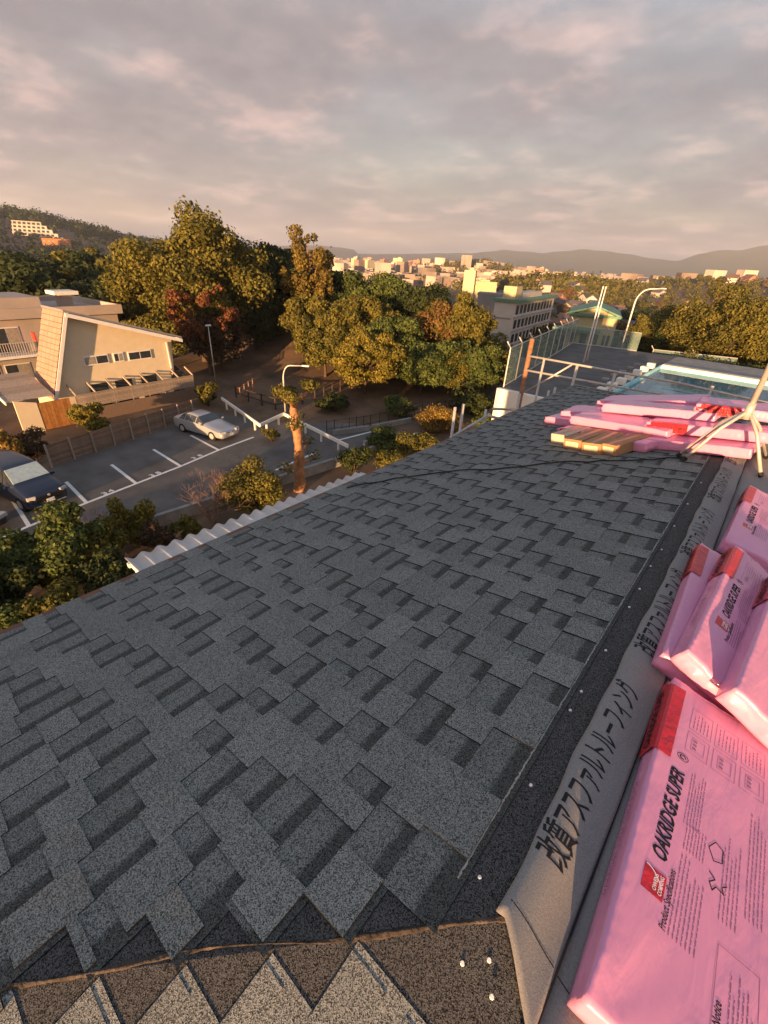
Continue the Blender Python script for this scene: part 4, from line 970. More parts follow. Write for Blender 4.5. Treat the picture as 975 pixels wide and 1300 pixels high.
# pollarded old tree standing over the awning
pb = G(380, 622); pdist = math.hypot(pb.x, pb.y)
pol = empty('pollard_tree', pb); tag(pol, 'old pollarded tree with a thick orange trunk and cut limbs', 'tree')
hp = AT(372, 505, pdist).z
_kn = random.Random(12); kp = []; kr = []
for k in range(22):
    t_ = k / 21; kp.append((-.28 * max(0, t_ - .6) * 2 + _kn.uniform(-.05, .05) + .08 * math.sin(t_ * 5), .1 * t_ + _kn.uniform(-.05, .05), -.2 + (hp + .2) * t_)); kr.append((.30 - .12 * t_) * _kn.uniform(.82, 1.2))
kr[-1] = .08
tkm = MB().tube(kp, kr, 12)
tkm.v = [(x + _kn.uniform(-.025, .025), y + _kn.uniform(-.025, .025), z) for x, y, z in tkm.v]
tkm.build('trunk', MT['barkorange'], pol, smooth=True)
r = random.Random(4)
for k, (h_, a_, l_, up) in enumerate([(.36, 200, 1.5, .0), (.36, 15, 1.3, .25), (.3, 5, 1.5, -.15), (.62, 30, 1.1, .35), (.7, 190, .5, .2), (.9, 60, .7, .5), (.92, 200, .6, .6), (.95, 120, .6, .5), (.5, 40, 1.8, .1), (.98, 330, .7, .6)]):
    a = RAD(a_) + math.atan2(NN.y, NN.x) + math.pi / 2; d = Vector((math.cos(a), math.sin(a), 0)); p0 = Vector((0, 0, hp * h_))
    q1 = p0 + d * l_ * .5 + Vector((0, 0, up * l_ * .3 - .05)); q2 = p0 + d * l_ + Vector((r.uniform(-.1, .1), r.uniform(-.1, .1), up * l_))
    lm = MB().tube([p0, q1, q2, q2 + Vector((r.uniform(-.1, .1), r.uniform(-.1, .1), .22))], [.11, .08, .055, .04], 7).build('limb', MT['barkorange'], pol, smooth=True)
    lv = leaf_mesh(leaf_cloud([((q2.x, q2.y, q2.z + .22), (.42, .42, .26))], 420 if h_ > .85 else 110, .085, k + 70), MT['leaf_olive'], 'sprout'); tag(link('sprout', lv, lm), kind='stuff')

# ------------------------------------------------------------------ park furniture: lamp posts and fences
def lamp_post(px, py, ptop, label, arm=None, bend=0, r_=.055, group='street lamps', zb=0.0, mt='galv'):
    b = G(px, py, zb); dist = math.hypot(b.x - CAM.x, b.y - CAM.y); h = AT(px, ptop, dist).z - zb
    e = empty('lamp_post', (b.x, b.y, zb)); tag(e, label, 'lamp post', group)
    if arm is None:
        MB().tube([(0, 0, -.1), (0, 0, h)], [r_, r_ * .7], 8).build('pole', MT[mt], e, smooth=True)
        MB().box((0, 0, h + .06), (.12, .5, .12)).build('lamp_head', MT['trim'], e)
    else:
        d = Vector(arm); pts_ = [Vector((0, 0, -.1)), Vector((0, 0, h * .78))]
        for k in range(1, 7):
            t = k / 6 * math.pi / 2; pts_.append(Vector((0, 0, h * .78)) + d.normalized() * bend * (1 - math.cos(t)) + Vector((0, 0, h * .22 * math.sin(t))))
        pts_.append(pts_[-1] + d); MB().tube(pts_, [r_] * 2 + [r_ * .8] * 7, 8).build('pole', MT[mt], e, smooth=True)
        q = pts_[-1]; M = Matrix.Translation(q + d.normalized() * .15) @ Matrix.Rotation(math.atan2(d.y, d.x), 4, 'Z')
        bevel(MB().box((0, 0, 0), (.5, .16, .1)).build('lamp_head', MT['trim'], e, M=M), .03)
    return e
lamp_post(274, 486, 414, 'tall straight white lamp post by the red autumn tree')
lamp_post(363, 535, 464, 'rust stained lamp post with a curved arm behind the guard rail', (.8, .55, .05), .5, .06)
ROTC = Vector(ROT @ np.array([1, 0, 0])); ROTC.z = 0; ROTC.normalize()
def fence_posts(pixels, h, label, mt, rails=2, name='park_fence', pr=.05, sub=1, zoff=0.0):
    P_ = [G(*p) for p in pixels]; P_ = [Vector((p.x, p.y, tz(p.x, p.y) + zoff)) for p in P_]; e = empty(name, P_[0]); tag(e, label, 'fence')
    Q = []
    for a, b in zip(P_, P_[1:]):
        for k in range(sub): Q.append(a.lerp(b, k / sub))
    Q.append(P_[-1])
    for q in Q: MB().tube([q - P_[0] + Vector((0, 0, -.1)), q - P_[0] + Vector((0, 0, h))], pr, 6).build('post', MT[mt], e)
    for a, b in zip(Q, Q[1:]):
        for k in range(rails): z = h * (k + 1) / rails - .08; MB().tube([a - P_[0] + Vector((0, 0, z)), b - P_[0] + Vector((0, 0, z))], pr * .7, 5).build('rail', MT[mt], e)
fence_posts([(300, 505), (350, 520), (400, 510), (432, 498)], .95, 'brown log fence along the foot of the bare slope', 'wooddark', 2, sub=3, pr=.07)
fence_posts([(415, 553), (470, 545), (535, 530), (590, 522)], 1.1, 'dark thin railing fence along the edge of the park', 'blackmetal', 2, sub=6, pr=.025)
fence_posts([(306, 512), (322, 500)], 1.3, 'small brown gate leaning at the end of the log fence', 'rust', 3, name='park_gate', sub=3, pr=.04)
wall_run([G(425, 552) , G(470, 546), G(520, 536)], .35, .2, 'concrete', 'garden_wall', 'low pale wall below the dark railing fence', 'wall')
wall_run([G(463, 573), G(498, 560), G(515, 568)], .7, .18, 'concrete', 'garden_wall', 'short grey wall turning a corner among the shrubs past the awning', 'wall')

# ------------------------------------------------------------------ cream house with the steep side
NN = Vector((.9962, .0872, 0)); U = Vector((-.0872, .9962, 0))      # the house stands a little askew to the lot
gp = G(75, 543) - NN * 1.1; gp.z = 0                      # plane of the gable wall
def W(px, py): return PL(px, py, gp, NN)
def ab(v): q = v - gp; return q.dot(U), v.z
h2 = empty('gable_house', gp); tag(h2, 'cream house with one tall steep panelled side and a timber pergola', 'house')
hM = Matrix(((U.x, NN.x, 0, 0), (U.y, NN.y, 0, 0), (0, 0, 1, 0), (0, 0, 0, 1)))   # local x along the wall, y towards us, z up (left handed axes avoided below)
def H(a, z, b=0): return U * a + NN * b + Vector((0, 0, z))
pk = ab(W(77, 396)); bl = ab(W(65, 506)); er = ab(W(217, 430)); br = ab(W(219, 476)); _zp = pk[1]; DEP = max(2.5, (W(79, 396) - G(50, 387, _zp)).dot(NN)) * .62
wallpoly = [H(bl[0] + .12, 0), H(bl[0] + .12, bl[1]), H(pk[0] + .1, pk[1] - .15), H(er[0], er[1]), H(br[0], 0)]
MB().prism(wallpoly, -NN * DEP).build('wall', MT['cream'], h2)
# steep panelled side: courses of panels as pieces
sv = Vector(H(*pk)) - Vector(H(bl[0], bl[1])); nrm_s = sv.cross(NN).normalized()
if nrm_s.dot(U) > 0: nrm_s = -nrm_s
sb = MB().prism([H(bl[0], bl[1], .45), H(pk[0], pk[1], .45), H(pk[0], pk[1], -DEP), H(bl[0], bl[1], -DEP)], -nrm_s * .12).build('steep_side', MT['wooddark'], h2)
NR, NC = 16, 5
for i in range(NR):
    for j in range(NC):
        off = (.5 if i % 2 else 0) * (DEP / NC); y0_ = .38 - j * (DEP + .3) / NC; y1_ = y0_ - (DEP + .3) / NC + .02
        a0 = H(bl[0], bl[1]).lerp(H(*pk), (i + .04) / NR); a1 = H(bl[0], bl[1]).lerp(H(*pk), (i + .96) / NR)
        MB().prism([a0 + NN * y0_ + nrm_s * .022, a1 + NN * y0_ + nrm_s * .004, a1 + NN * y1_ + nrm_s * .004, a0 + NN * y1_ + nrm_s * .022], nrm_s * .015).build('panel', MT['panel'], sb)
# shallow roof to the right and trims
e2 = ab(W(226, 429)); rd = H(e2[0], e2[1] + .05) - H(pk[0] - .05, pk[1] + .05)
MB().prism([H(pk[0] - .05, pk[1] + .02, .5), H(e2[0], e2[1] + .02, .5), H(e2[0], e2[1] + .02, -DEP), H(pk[0] - .05, pk[1] + .02, -DEP)], (0, 0, .16)).build('roof', MT['roofgrey'], h2)
MB().prism([H(pk[0] + .0, pk[1] + .0, .52), H(e2[0], e2[1] - .0, .52), H(e2[0], e2[1] - .24, .52), H(pk[0] + .0, pk[1] - .24, .52)], NN * .05).build('barge_board', MT['trim'], h2)
MB().prism([H(bl[0] + .0, bl[1], .46), H(pk[0] + .0, pk[1], .46), H(pk[0] + .22, pk[1], .46), H(bl[0] + .22, bl[1], .46)], NN * .05).build('barge_board', MT['trim'], h2)
MB().tube([H(e2[0] - .06, e2[1], .5), H(e2[0] - .06, e2[1], -DEP)], .06, 8).build('gutter', MT['trim'], h2)
MB().tube([H(br[0] - .1, er[1] - .2, .08), H(br[0] - .05, br[1], .08)], .04, 6).build('downpipe', MT['trim'], h2)
def window(px0, py0, px1, py1, panes=2, mts=('curtain', 'glass')):
    a0, zt_ = ab(W(px0, py0)); a1, zb_ = ab(W(px1, py1))
    tq = (a0 + a1) / 2; zc = (zt_ + zb_) / 2; hh = .62
    wn = MB().prism([H(a0, zc - hh / 2, .01), H(a1, zc - hh / 2, .01), H(a1, zc + hh / 2, .01), H(a0, zc + hh / 2, .01)], NN * .06).build('window', MT['trim'], h2)
    for k in range(panes):
        p0 = a0 + .06 + (a1 - a0 - .06) * k / panes; p1 = a0 + (a1 - a0 - .06) * (k + 1) / panes
        MB().prism([H(p0, zc - hh / 2 + .07, .055), H(p1, zc - hh / 2 + .07, .055), H(p1, zc + hh / 2 - .07, .055), H(p0, zc + hh / 2 - .07, .055)], NN * .02).build('pane', MT[mts[k % 2]], wn)
window(103.5, 450.5, 139, 463); window(142, 446.5, 158, 460, 2, ('glass', 'curtain')); window(160.5, 444, 193, 457, 2, ('glass', 'glass'))
# little lean-to roof on the right
la = ab(W(221, 452)); lb_ = ab(W(245, 478))
MB().prism([H(br[0], la[1], -1), H(lb_[0], lb_[1], -1), H(lb_[0], lb_[1], -5), H(br[0], la[1], -5)], (0, 0, .12)).build('lean_to_roof', MT['roofgrey'], h2)
# pergola: posts, rafters, slatted screen, windows behind
PG = 1.05; pa, pb_ = ab(PL(104, 530, gp + NN * PG, NN))[0], ab(PL(250, 512, gp + NN * PG, NN))[0]
ztop = 1.75
for k in range(8):
    a = pa + (pb_ - pa) * k / 7
    MB().prism([H(a, ztop + .5, .05), H(a, ztop + .62, .05), H(a, ztop + .12, PG), H(a, ztop, PG)], U * .07).build('rafter', MT['woodpale'], h2)
    MB().box((0, 0, 0), (.08, .08, ztop), M=Matrix.Rotation(ROTL, 3, 'Z')).build('post', MT['wood'], h2, loc=H(a, ztop / 2, PG))
for k in range(11):
    MB().prism([H(pa, .95 + k * .085, PG + .05), H(pb_, .95 + k * .085, PG + .05), H(pb_, 1.015 + k * .085, PG + .05), H(pa, 1.015 + k * .085, PG + .05)], NN * .025).build('slat', MT['woodpale'], h2)
for k, (q0, q1) in enumerate([(.16, .3), (.36, .5), (.58, .72), (.86, .97)]):
    MB().prism([H(pa + (pb_ - pa) * q0, .35, .02), H(pa + (pb_ - pa) * q1, .35, .02), H(pa + (pb_ - pa) * q1, 2.1, .02), H(pa + (pb_ - pa) * q0, 2.1, .02)], NN * .05).build('garden_door', MT['glass'], h2)
MB().prism([H(pa, 0, PG + .25), H(pb_, 0, PG + .25), H(pb_, .9, PG + .25), H(pa, .9, PG + .25)], NN * .05).build('screen_base', MT['wood'], h2)
# gate and annex on the left
def Wg(px, py): return ab(PL(px, py, gp + NN * 1.1, NN))
g0, g1 = Wg(58, 545), Wg(98, 540); gt = Wg(75, 507)[1]
for k in range(9):
    a0 = g0[0] + (g1[0] - g0[0]) * k / 9; a1 = g0[0] + (g1[0] - g0[0]) * (k + .94) / 9
    MB().prism([H(a0, .05, 1.1), H(a1, .05, 1.1), H(a1, gt, 1.1), H(a0, gt, 1.1)], NN * .05).build('gate_board', MT['woodorange'], h2)
w0 = Wg(30, 548)
MB().prism([H(w0[0], 0, 1.05), H(g0[0] - .03, 0, 1.05), H(g0[0] - .03, gt + .05, 1.05), H(w0[0], gt + .35, 1.05)], NN * .12).build('annex_wall', MT['cream'], h2)
r0 = Wg(2, 466); r1 = Wg(40, 460); r2 = Wg(63, 507); r3 = Wg(28, 522)
zA = gt + .25
for k in range(8):
    t0, t1 = k / 8, (k + .92) / 8
    MB().prism([H(w0[0] - .3, zA + .9 * t0, .9 - 3.4 * t0), H(bl[0] - .1, zA + .9 * t0, .9 - 3.4 * t0), H(bl[0] - .1, zA + .9 * t1, .9 - 3.4 * t1), H(w0[0] - .3, zA + .9 * t1, .9 - 3.4 * t1)], (0, 0, .07)).build('roof_board', MT['woodpale'], h2)
MB().prism([H(w0[0] - .36, zA - .12, .95), H(w0[0] - .30, zA - .12, .95), H(w0[0] - .30, zA + .82, -2.5), H(w0[0] - .36, zA + .82, -2.5)], (0, 0, .2)).build('fascia', MT['trim'], h2)

# ------------------------------------------------------------------ apartment block behind the cream house
ap = gp - NN * 11.5
def Wa(px, py, off=0): v = PL(px, py, ap + NN * off, NN); q = v - ap; return q.dot(U), v.z
apt = empty('apartment_block', ap); tag(apt, 'flat roofed beige apartment block with balconies behind the cream house', 'apartment block')
aR = Wa(150, 405)[0]; aL = aR - 26; zr = Wa(60, 402)[1]; AD = 9
def HB(mb, a0, a1, b0, b1, z0, z1): return mb.prism([H(a0, z0, b0), H(a1, z0, b0), H(a1, z0, b1), H(a0, z0, b1)], (0, 0, z1 - z0))
HB(MB(), aL, aR, -AD, 0, 0, zr).build('wall', MT['slab'], apt)
HB(MB(), aL - .3, aR + .3, -AD - .3, .55, zr, zr + .3).build('roof_slab', MT['slab'], apt)
for (q0, q1, c0, c1) in ((aL - .3, aR + .3, .3, .55), (aL - .3, aR + .3, -AD - .3, -AD - .05), (aR + .05, aR + .3, -AD, .3)):
    HB(MB(), q0, q1, c0, c1, zr + .3, zr + .75).build('parapet', MT['slab'], apt)
vx = Wa(83, 385, -4)[0]
HB(MB(), vx - .5, vx + .5, -4.6, -3.6, zr + .3, zr + 1.3).build('vent_shaft', MT['slab'], apt); HB(MB(), vx - 1.0, vx + 1.0, -5.0, -3.2, zr + 1.3, zr + 1.6).build('vent_cap', MT['whitewall'], apt)
ux = Wa(38, 370, -3)[0]; HB(MB(), ux - 12, ux, -6.5, -1.5, zr + .3, zr + 1.35).build('penthouse', MT['slab'], apt)
for fl_ in range(3):
    zf = zr - 2.75 * (fl_ + 1)
    for bay in range(4):
        b1_ = Wa(40, 440)[0] - bay * 5.2; b0_ = b1_ - 4.9
        if zf < -.5: continue
        bc = HB(MB(), b0_, b1_, 0.02, 1.3, zf, zf + .2).build('balcony', MT['whitewall'], apt)
        rl = MB(); HB(rl, b0_, b1_, 1.22, 1.28, zf + 1.12, zf + 1.18)
        for k in range(28): a_ = b0_ + .09 + k * (b1_ - b0_ - .15) / 28; HB(rl, a_, a_ + .035, 1.235, 1.265, zf + .2, zf + 1.13)
        tag(rl.build('railing', MT['citywhite'], bc), kind='stuff')
        for k in range(2):
            w_ = HB(MB(), b0_ + .5 + k * 2.1, b0_ + 2.3 + k * 2.1, -.05, .03, zf + .25, zf + 2.15).build('balcony_door', MT['trim'], apt)
            for q in range(2): HB(MB(), b0_ + .56 + k * 2.1 + q * .86, b0_ + 1.36 + k * 2.1 + q * .86, .03, .045, zf + .33, zf + 2.07).build('pane', MT['glass' if (k + q) % 2 else 'curtain'], w_)
# red laundry on the balcony
lp = PL(40, 422, ap + NN * 1.0, NN)
lo_ = MB().prism([(-.35, 0, 0), (.35, 0, .02), (.3, .04, -.62), (.05, .02, -.7), (-.3, 0, -.6)], (.0, .12, 0)).build('laundry', material('red_cloth', (.5, .05, .03), .9, .2), loc=lp); tag(lo_, 'red cloth drying on the apartment balcony', 'laundry')

# ------------------------------------------------------------------ pool terrace beyond the roof
ZP = CAM.z - 6
pe = empty('pool_terrace', (-6.4, 26, 0)); tag(pe, 'raised dark paved pool terrace with an empty looking blue pool', 'pool')
O = Vector((-6.4, 26, 0))
def TP(mb, poly, z0, z1): return mb.prism([Vector((x, y, z0)) - O for x, y in poly], (0, 0, z1 - z0))
TP(MB(), [(-11.0, 23.5), (-6.4, 23.5), (-6.4, 46), (-15.0, 45)], -1, ZP).build('deck', MT['deck'], pe)
TP(MB(), [(-6.4, 23.5), (24, 23.5), (24, 26), (-6.4, 26)], -1, ZP).build('deck', MT['deck'], pe)
TP(MB(), [(-6.4, 39.8), (24, 39.8), (24, 46), (-6.4, 46)], -1, ZP).build('deck', MT['concrete'], pe)
TP(MB(), [(-6.4, 26), (24, 26), (24, 39.8), (-6.4, 39.8)], -1, ZP - 1.3).build('pool_floor', MT['pool'], pe)
for poly_ in ([(-6.4, 26), (-6.3, 26), (-6.3, 39.8), (-6.4, 39.8)], [(-6.3, 39.7), (24, 39.7), (24, 39.8), (-6.3, 39.8)], [(-6.3, 26), (24, 26), (24, 26.1), (-6.3, 26.1)]):
    TP(MB(), poly_, ZP - 1.31, ZP + .08).build('pool_wall', MT['pool'], pe)
TP(MB(), [(-6.3, 39.8), (24, 39.8), (24, 40.5), (-6.3, 40.5)], ZP, ZP + .12).build('pool_edge', MT['poolwall'], pe)
for k in range(7):
    y = 27.2 + k * 1.85; TP(MB(), [(-5.6, y), (22, y), (22, y + .25), (-5.6, y + .25)], ZP - 1.3, ZP - 1.294).build('lane_line', MT['poolline'], pe)
    sbk = TP(MB(), [(-6.95, y - .6), (-6.45, y - .6), (-6.45, y - .1), (-6.95, y - .1)], ZP, ZP + .38); bevel(sbk.build('starting_block', MT['whitewall'], pe), .03)
    TP(MB(), [(-7.9, y - .2), (-7.5, y - .2), (-7.5, y + .2), (-7.9, y + .2)], ZP, ZP + .12).build('paver', MT['concrete'], pe)
wm = bpy.data.materials.new('pool_water'); wm.use_nodes = True; t = wm.node_tree; t.nodes.clear()
o_ = t.nodes.new('ShaderNodeOutputMaterial'); mxs = t.nodes.new('ShaderNodeMixShader'); trn = t.nodes.new('ShaderNodeBsdfTransparent'); gls = t.nodes.new('ShaderNodeBsdfGlossy'); fr = t.nodes.new('ShaderNodeFresnel')
trn.inputs[0].default_value = (.72, .92, .95, 1); gls.inputs[1].default_value = .03; fr.inputs[0].default_value = 1.33
bn = t.nodes.new('ShaderNodeTexNoise'); bn.inputs['Scale'].default_value = 1.6; bu = t.nodes.new('ShaderNodeBump'); bu.inputs['Strength'].default_value = .15; t.links.new(bn.outputs[0], bu.inputs['Height']); t.links.new(bu.outputs[0], gls.inputs['Normal'])
t.links.new(fr.outputs[0], mxs.inputs[0]); t.links.new(trn.outputs[0], mxs.inputs[1]); t.links.new(gls.outputs[0], mxs.inputs[2]); t.links.new(mxs.outputs[0], o_.inputs[0])
me = bpy.data.meshes.new('water'); me.from_pydata([(.12, .12, ZP - .16), (30.3, .12, ZP - .16), (30.3, 13.68, ZP - .16), (.12, 13.68, ZP - .16)], [], [(0, 1, 2, 3)]); me.materials.append(wm); link('water', me, pe)
TP(MB(), [(-11.2, 23.2), (24, 23.2), (24, 23.5), (-11.2, 23.5)], -1, ZP + .02).build('retaining_wall', MT['whitewall'], pe)
# net fence round the terrace
NETM = material('green_net', (.25, .36, .33), .8, .2, 2, alpha=.26)
def net_fence(pts, h, label, z=ZP, tilt=.35):
    e = empty('net_fence', (pts[0][0], pts[0][1], z)); tag(e, label, 'fence'); O2 = Vector((pts[0][0], pts[0][1], z))
    for a, b in zip(pts, pts[1:]):
        A_ = Vector((*a, z)) - O2; B_ = Vector((*b, z)) - O2; n = max(1, int((B_ - A_).length / 2.2))
        for k in range(n):
            p = A_.lerp(B_, k / n); q = A_.lerp(B_, (k + 1) / n); u_ = Vector((0, 0, 1))
            MB().prism([p, q, q + u_ * h, p + u_ * h], (.012, 0.012, 0)).build('net_panel', NETM, e)
            MB().tube([p, p + u_ * h, p + u_ * (h + .3) + Vector((-.25, 0, 0))], .04, 6).build('post', MT['galv'], e)
        for z_ in (.06, h): MB().tube([A_ + Vector((0, 0, z_)), B_ + Vector((0, 0, z_))], .03, 5).build('rail', MT['galv'], e)
    return e
net_fence([(-11.1, 23.8), (-14.8, 44.5)], 2.1, 'green net fence on pipes along the left side of the pool terrace')
net_fence([(-14.8, 44.5), (-9.5, 45.4)], 1.5, 'green net fence on pipes across the far end of the deck')
net_fence([(-8.6, 47.5), (-2.5, 49.5)], 3.4, 'rusty net backstop behind the pool', z=1.5)
# white goal-like twin poles and the curved lamp
for px, py, tp in ((740.5, 460, 366), (744.5, 458, 366)):
    b = G(px, py, ZP); d_ = math.hypot(b.x - CAM.x, b.y - CAM.y); ht = AT(px + (tp - py) * -.27, tp, d_).z
    e = empty('flag_pole', (b.x, b.y, ZP)); tag(e, 'slim white flag pole, one of two on the pool deck', 'flag pole', 'white flag poles on the pool deck')
    MB().tube([(0, 0, 0), (0, 0, ht - ZP)], [.055, .04], 8).build('pole', MT['trim'], e, smooth=True); MB().tube([(0, 0, ht - ZP), (0, 0, ht - ZP + .12)], [.06, .03], 8).build('finial', MT['trim'], e); MB().tube([(0, 0, 0), (0, 0, .1)], .13, 8).build('base', MT['concrete'], e)
b = G(789, 441, ZP - 1); lamp_post(789, 441, 366, 'tall white street lamp with a curved arm beyond the pool deck', tuple(ROTC * 1.2 + Vector((0, 0, .1))), 1.1, .075, zb=ZP - 1, mt='trim')
MB().box((0, 0, 0), (1.3, 1.3, 2.2)).build('lamp_plinth', MT['concrete'], None, loc=(b.x, b.y, ZP - 2.2)); tag(bpy.data.objects['lamp_plinth'], 'square concrete plinth under the curved street lamp', 'plinth')

# ------------------------------------------------------------------ school and sports hall beyond the pool
zs = CAM.z - 8.3; sC, sR, sL = G(655, 384.5, zs), G(704, 377.5, zs), G(627, 381.5, zs)
uR = (sR - sC); lenR = uR.length; uR.normalize(); uL = Vector((-uR.y, uR.x, 0)); lenL = max(9, (sL - sC).dot(uL)); zbase = tz(sC.x, sC.y) - 1
def to_px(v):
    q = ROT.T @ np.array(v - CAM); return PPX + FPX * q[0] / q[2], PPY + FPX * q[1] / q[2]
while lenL > 3 and to_px(sC + uL * lenL)[0] < 627: lenL -= .5
sch = empty('school_building', (sC.x, sC.y, zbase)); tag(sch, 'white four storey school building with a green roof edge and a yellow stair tower', 'school building')
def SB(mb, a0, a1, b0, b1, z0, z1): return mb.prism([uR * a + uL * b + Vector((0, 0, z0 - zbase)) for a, b in ((a0, b0), (a1, b0), (a1, b1), (a0, b1))], (0, 0, z1 - z0))
SB(MB(), 0, lenR, 0, lenL, zbase, zs).build('wall', MT['citywhite'], sch)
SB(MB(), -.6, lenR + .6, -.9, lenL + .6, zs, zs + .7).build('roof_edge', MT['greenroof'], sch)
SB(MB(), .5, lenR * .13, lenL * .1, lenL * .7, zs + .7, zs + 3.6).build('stair_tower', MT['cityyellow'], sch)
SB(MB(), lenR * .2, lenR * .7, lenL * .2, lenL * .9, zs + .7, zs + 2.0).build('roof_room', MT['citywhite'], sch)
for fl_ in range(4):
    zf = zs - 3.5 * (fl_ + 1) + .7
    for k in range(11):
        a = 1.2 + k * (lenR - 2.4) / 11
        wn = SB(MB(), a, a + (lenR - 2.4) / 11 - 1.2, -.06, .02, zf, zf + 2.1).build('window', MT['glass'], sch)
    SB(MB(), 0, lenR, -.5, 0, zf - .55, zf - .3).build('floor_band', MT['citywhite'], sch)
for zq in (zs - 4, zs - 8): SB(MB(), -.12, .0, .6, lenL - .6, zq, zq + .3).build('floor_band', MT['concrete'], sch)
# sports hall
D_ = 100; hp0, hp1, hpk, hbk = AT(721, 398, D_), AT(789, 404, D_), AT(757, 390, D_), None
hw = (hp1 - hp0); hw.z = 0; hwl = hw.length; hw.normalize(); hd_ = Vector((-hw.y, hw.x, 0)); ze = (hp0.z + hp1.z) / 2; zk = hpk.z; zg = tz(hp0.x, hp0.y) - 1
hall = empty('sports_hall', (hp0.x, hp0.y, zg)); tag(hall, 'pale yellow sports hall with a green hipped metal roof', 'hall')
def SH(a, b, z): return hw * a + hd_ * b + Vector((0, 0, z - zg))
DP = 16
MB().prism([SH(.5, 0, zg), SH(hwl - .5, 0, zg), SH(hwl - .5, DP, zg), SH(.5, DP, zg)], (0, 0, ze - zg)).build('wall', MT['cityyellow'], hall)
MB().prism([SH(.5, 0, ze), SH(hwl - .5, 0, ze), SH(hwl * .52, 0, zk - .1)], hd_ * .3).build('gable', MT['cityyellow'], hall)
for q in (0, 1):
    a0, a1 = (0, hwl * .52) if q == 0 else (hwl * .52, hwl)
    z0, z1 = (ze, zk) if q == 0 else (zk, ze)
    MB().prism([SH(a0, -.6, z0), SH(a1, -.6, z1), SH(a1, DP, z1), SH(a0, DP, z0)], (0, 0, .3)).build('roof', MT['greenroof'], hall)
MB().prism([SH(-.2, -.7, ze - .2), SH(hwl + .2, -.7, ze - .2), SH(hwl + .2, -.1, ze - .2), SH(-.2, -.1, ze - .2)], (0, 0, .45)).build('eave_band', MT['greenroof'], hall)
MB().prism([SH(-2, -3, ze - 2.6), SH(hwl - 3, -3, ze - 2.6), SH(hwl - 3, -.05, ze - 2.6), SH(-2, -.05, ze - 2.6)], (0, 0, .35)).build('canopy', MT['greenroof'], hall)
for k in range(6): MB().prism([SH(1.2 + k * 2, -.08, ze - 5), SH(2.4 + k * 2, -.08, ze - 5), SH(2.4 + k * 2, -.08, ze - 3.2), SH(1.2 + k * 2, -.08, ze - 3.2)], hd_ * .05).build('window', MT['glass'], hall)

# ------------------------------------------------------------------ wood, far trees, town
crown_bank = {}
def far_crown(kind, k):
    if (kind, k) not in crown_bank:
        lb = [((c[0], c[1], c[2] + .62), q) for c, q in crown_lobes(.5, .42, 300 + k, 16, .36)]
        crown_bank[(kind, k)] = leaf_mesh(leaf_cloud(lb, 2600, .046, 320 + k), MT[kind])
    return crown_bank[(kind, k)]
ft_mesh = MB().tube([(0, 0, -.05), (0, 0, .4), (0, 0, .75)], [.03, .022, .01], 6).mesh('trunk', MT['bark'])
def far_tree(x, y, h, wdt, kind, k, label, group):
    e = empty('distant_tree', (x, y, tz(x, y) - .2)); e.scale = (wdt, wdt, h); e.rotation_euler = (0, 0, k * 1.7 + x); tag(e, label, 'tree', group)
    link('trunk', ft_mesh, e); link('crown', far_crown(kind, k % 3), e)
for i, (px, top, dist, wd) in enumerate([(8, 328, 82, 11), (30, 322, 95, 12), (52, 318, 88, 11), (75, 330, 80, 10), (98, 322, 90, 12), (120, 316, 100, 13), (142, 318, 92, 11), (20, 335, 70, 9), (62, 340, 72, 9), (110, 345, 66, 9), (138, 340, 70, 10), (42, 330, 108, 13), (88, 318, 118, 14), (0, 322, 112, 14), (150, 330, 75, 9), (-20, 318, 88, 12)]):
    c = AT(px, top, dist); h = max(6, c.z - tz(c.x, c.y)); far_tree(c.x, c.y, h, wd, ('leaf_dark', 'leaf_dark', 'leaf_olive')[i % 3], i, 'dark evergreen in the wood behind the apartment block' if i % 3 < 2 else 'olive green tree in the wood behind the apartment block', 'wood behind the apartment block')
for i, (px, top, dist, wd, kd) in enumerate([(925, 362, 62, 9.5, 'leaf_olive'), (958, 370, 58, 8, 'leaf_olive'), (895, 392, 64, 6, 'leaf_yellow'), (975, 380, 66, 8, 'leaf_dark'), (850, 388, 78, 8, 'leaf_olive'), (822, 400, 74, 5.5, 'leaf_olive'), (870, 405, 70, 5, 'leaf_green')]):
    c = AT(px, top, dist); h = c.z - tz(c.x, c.y)
    tree('park_tree', (c.x, c.y, tz(c.x, c.y)), h, wd * .5, ['broad olive tree right behind the pool', 'olive tree at the end of the pool beside the broad one', 'yellow green tree in front of the broad one by the pool', 'dark tree at the far right end of the pool', 'rounded olive tree right of the sports hall', 'small olive tree beside the curved street lamp', 'small green tree between the rounded one and the pool trees'][i], kd, 90 + i, nleaf=7000, leaf=.26, nl=30, crown_frac=.8, group='trees behind the pool')
for k in range(9):
    p = G(795 + k * 20 + random.uniform(-5, 5), 470 + k * 3, ZP); shrub((p.x, 46.8 + random.uniform(0, 1.2), 1.5), 1.5, 3.4, random.choice(('leaf_green', 'leaf_olive')), 'leafy shrub in the hedge behind the far pool edge', 120 + k, 1500, .16, group='hedge behind the pool', name='hedge_shrub')
rr = random.Random(21)
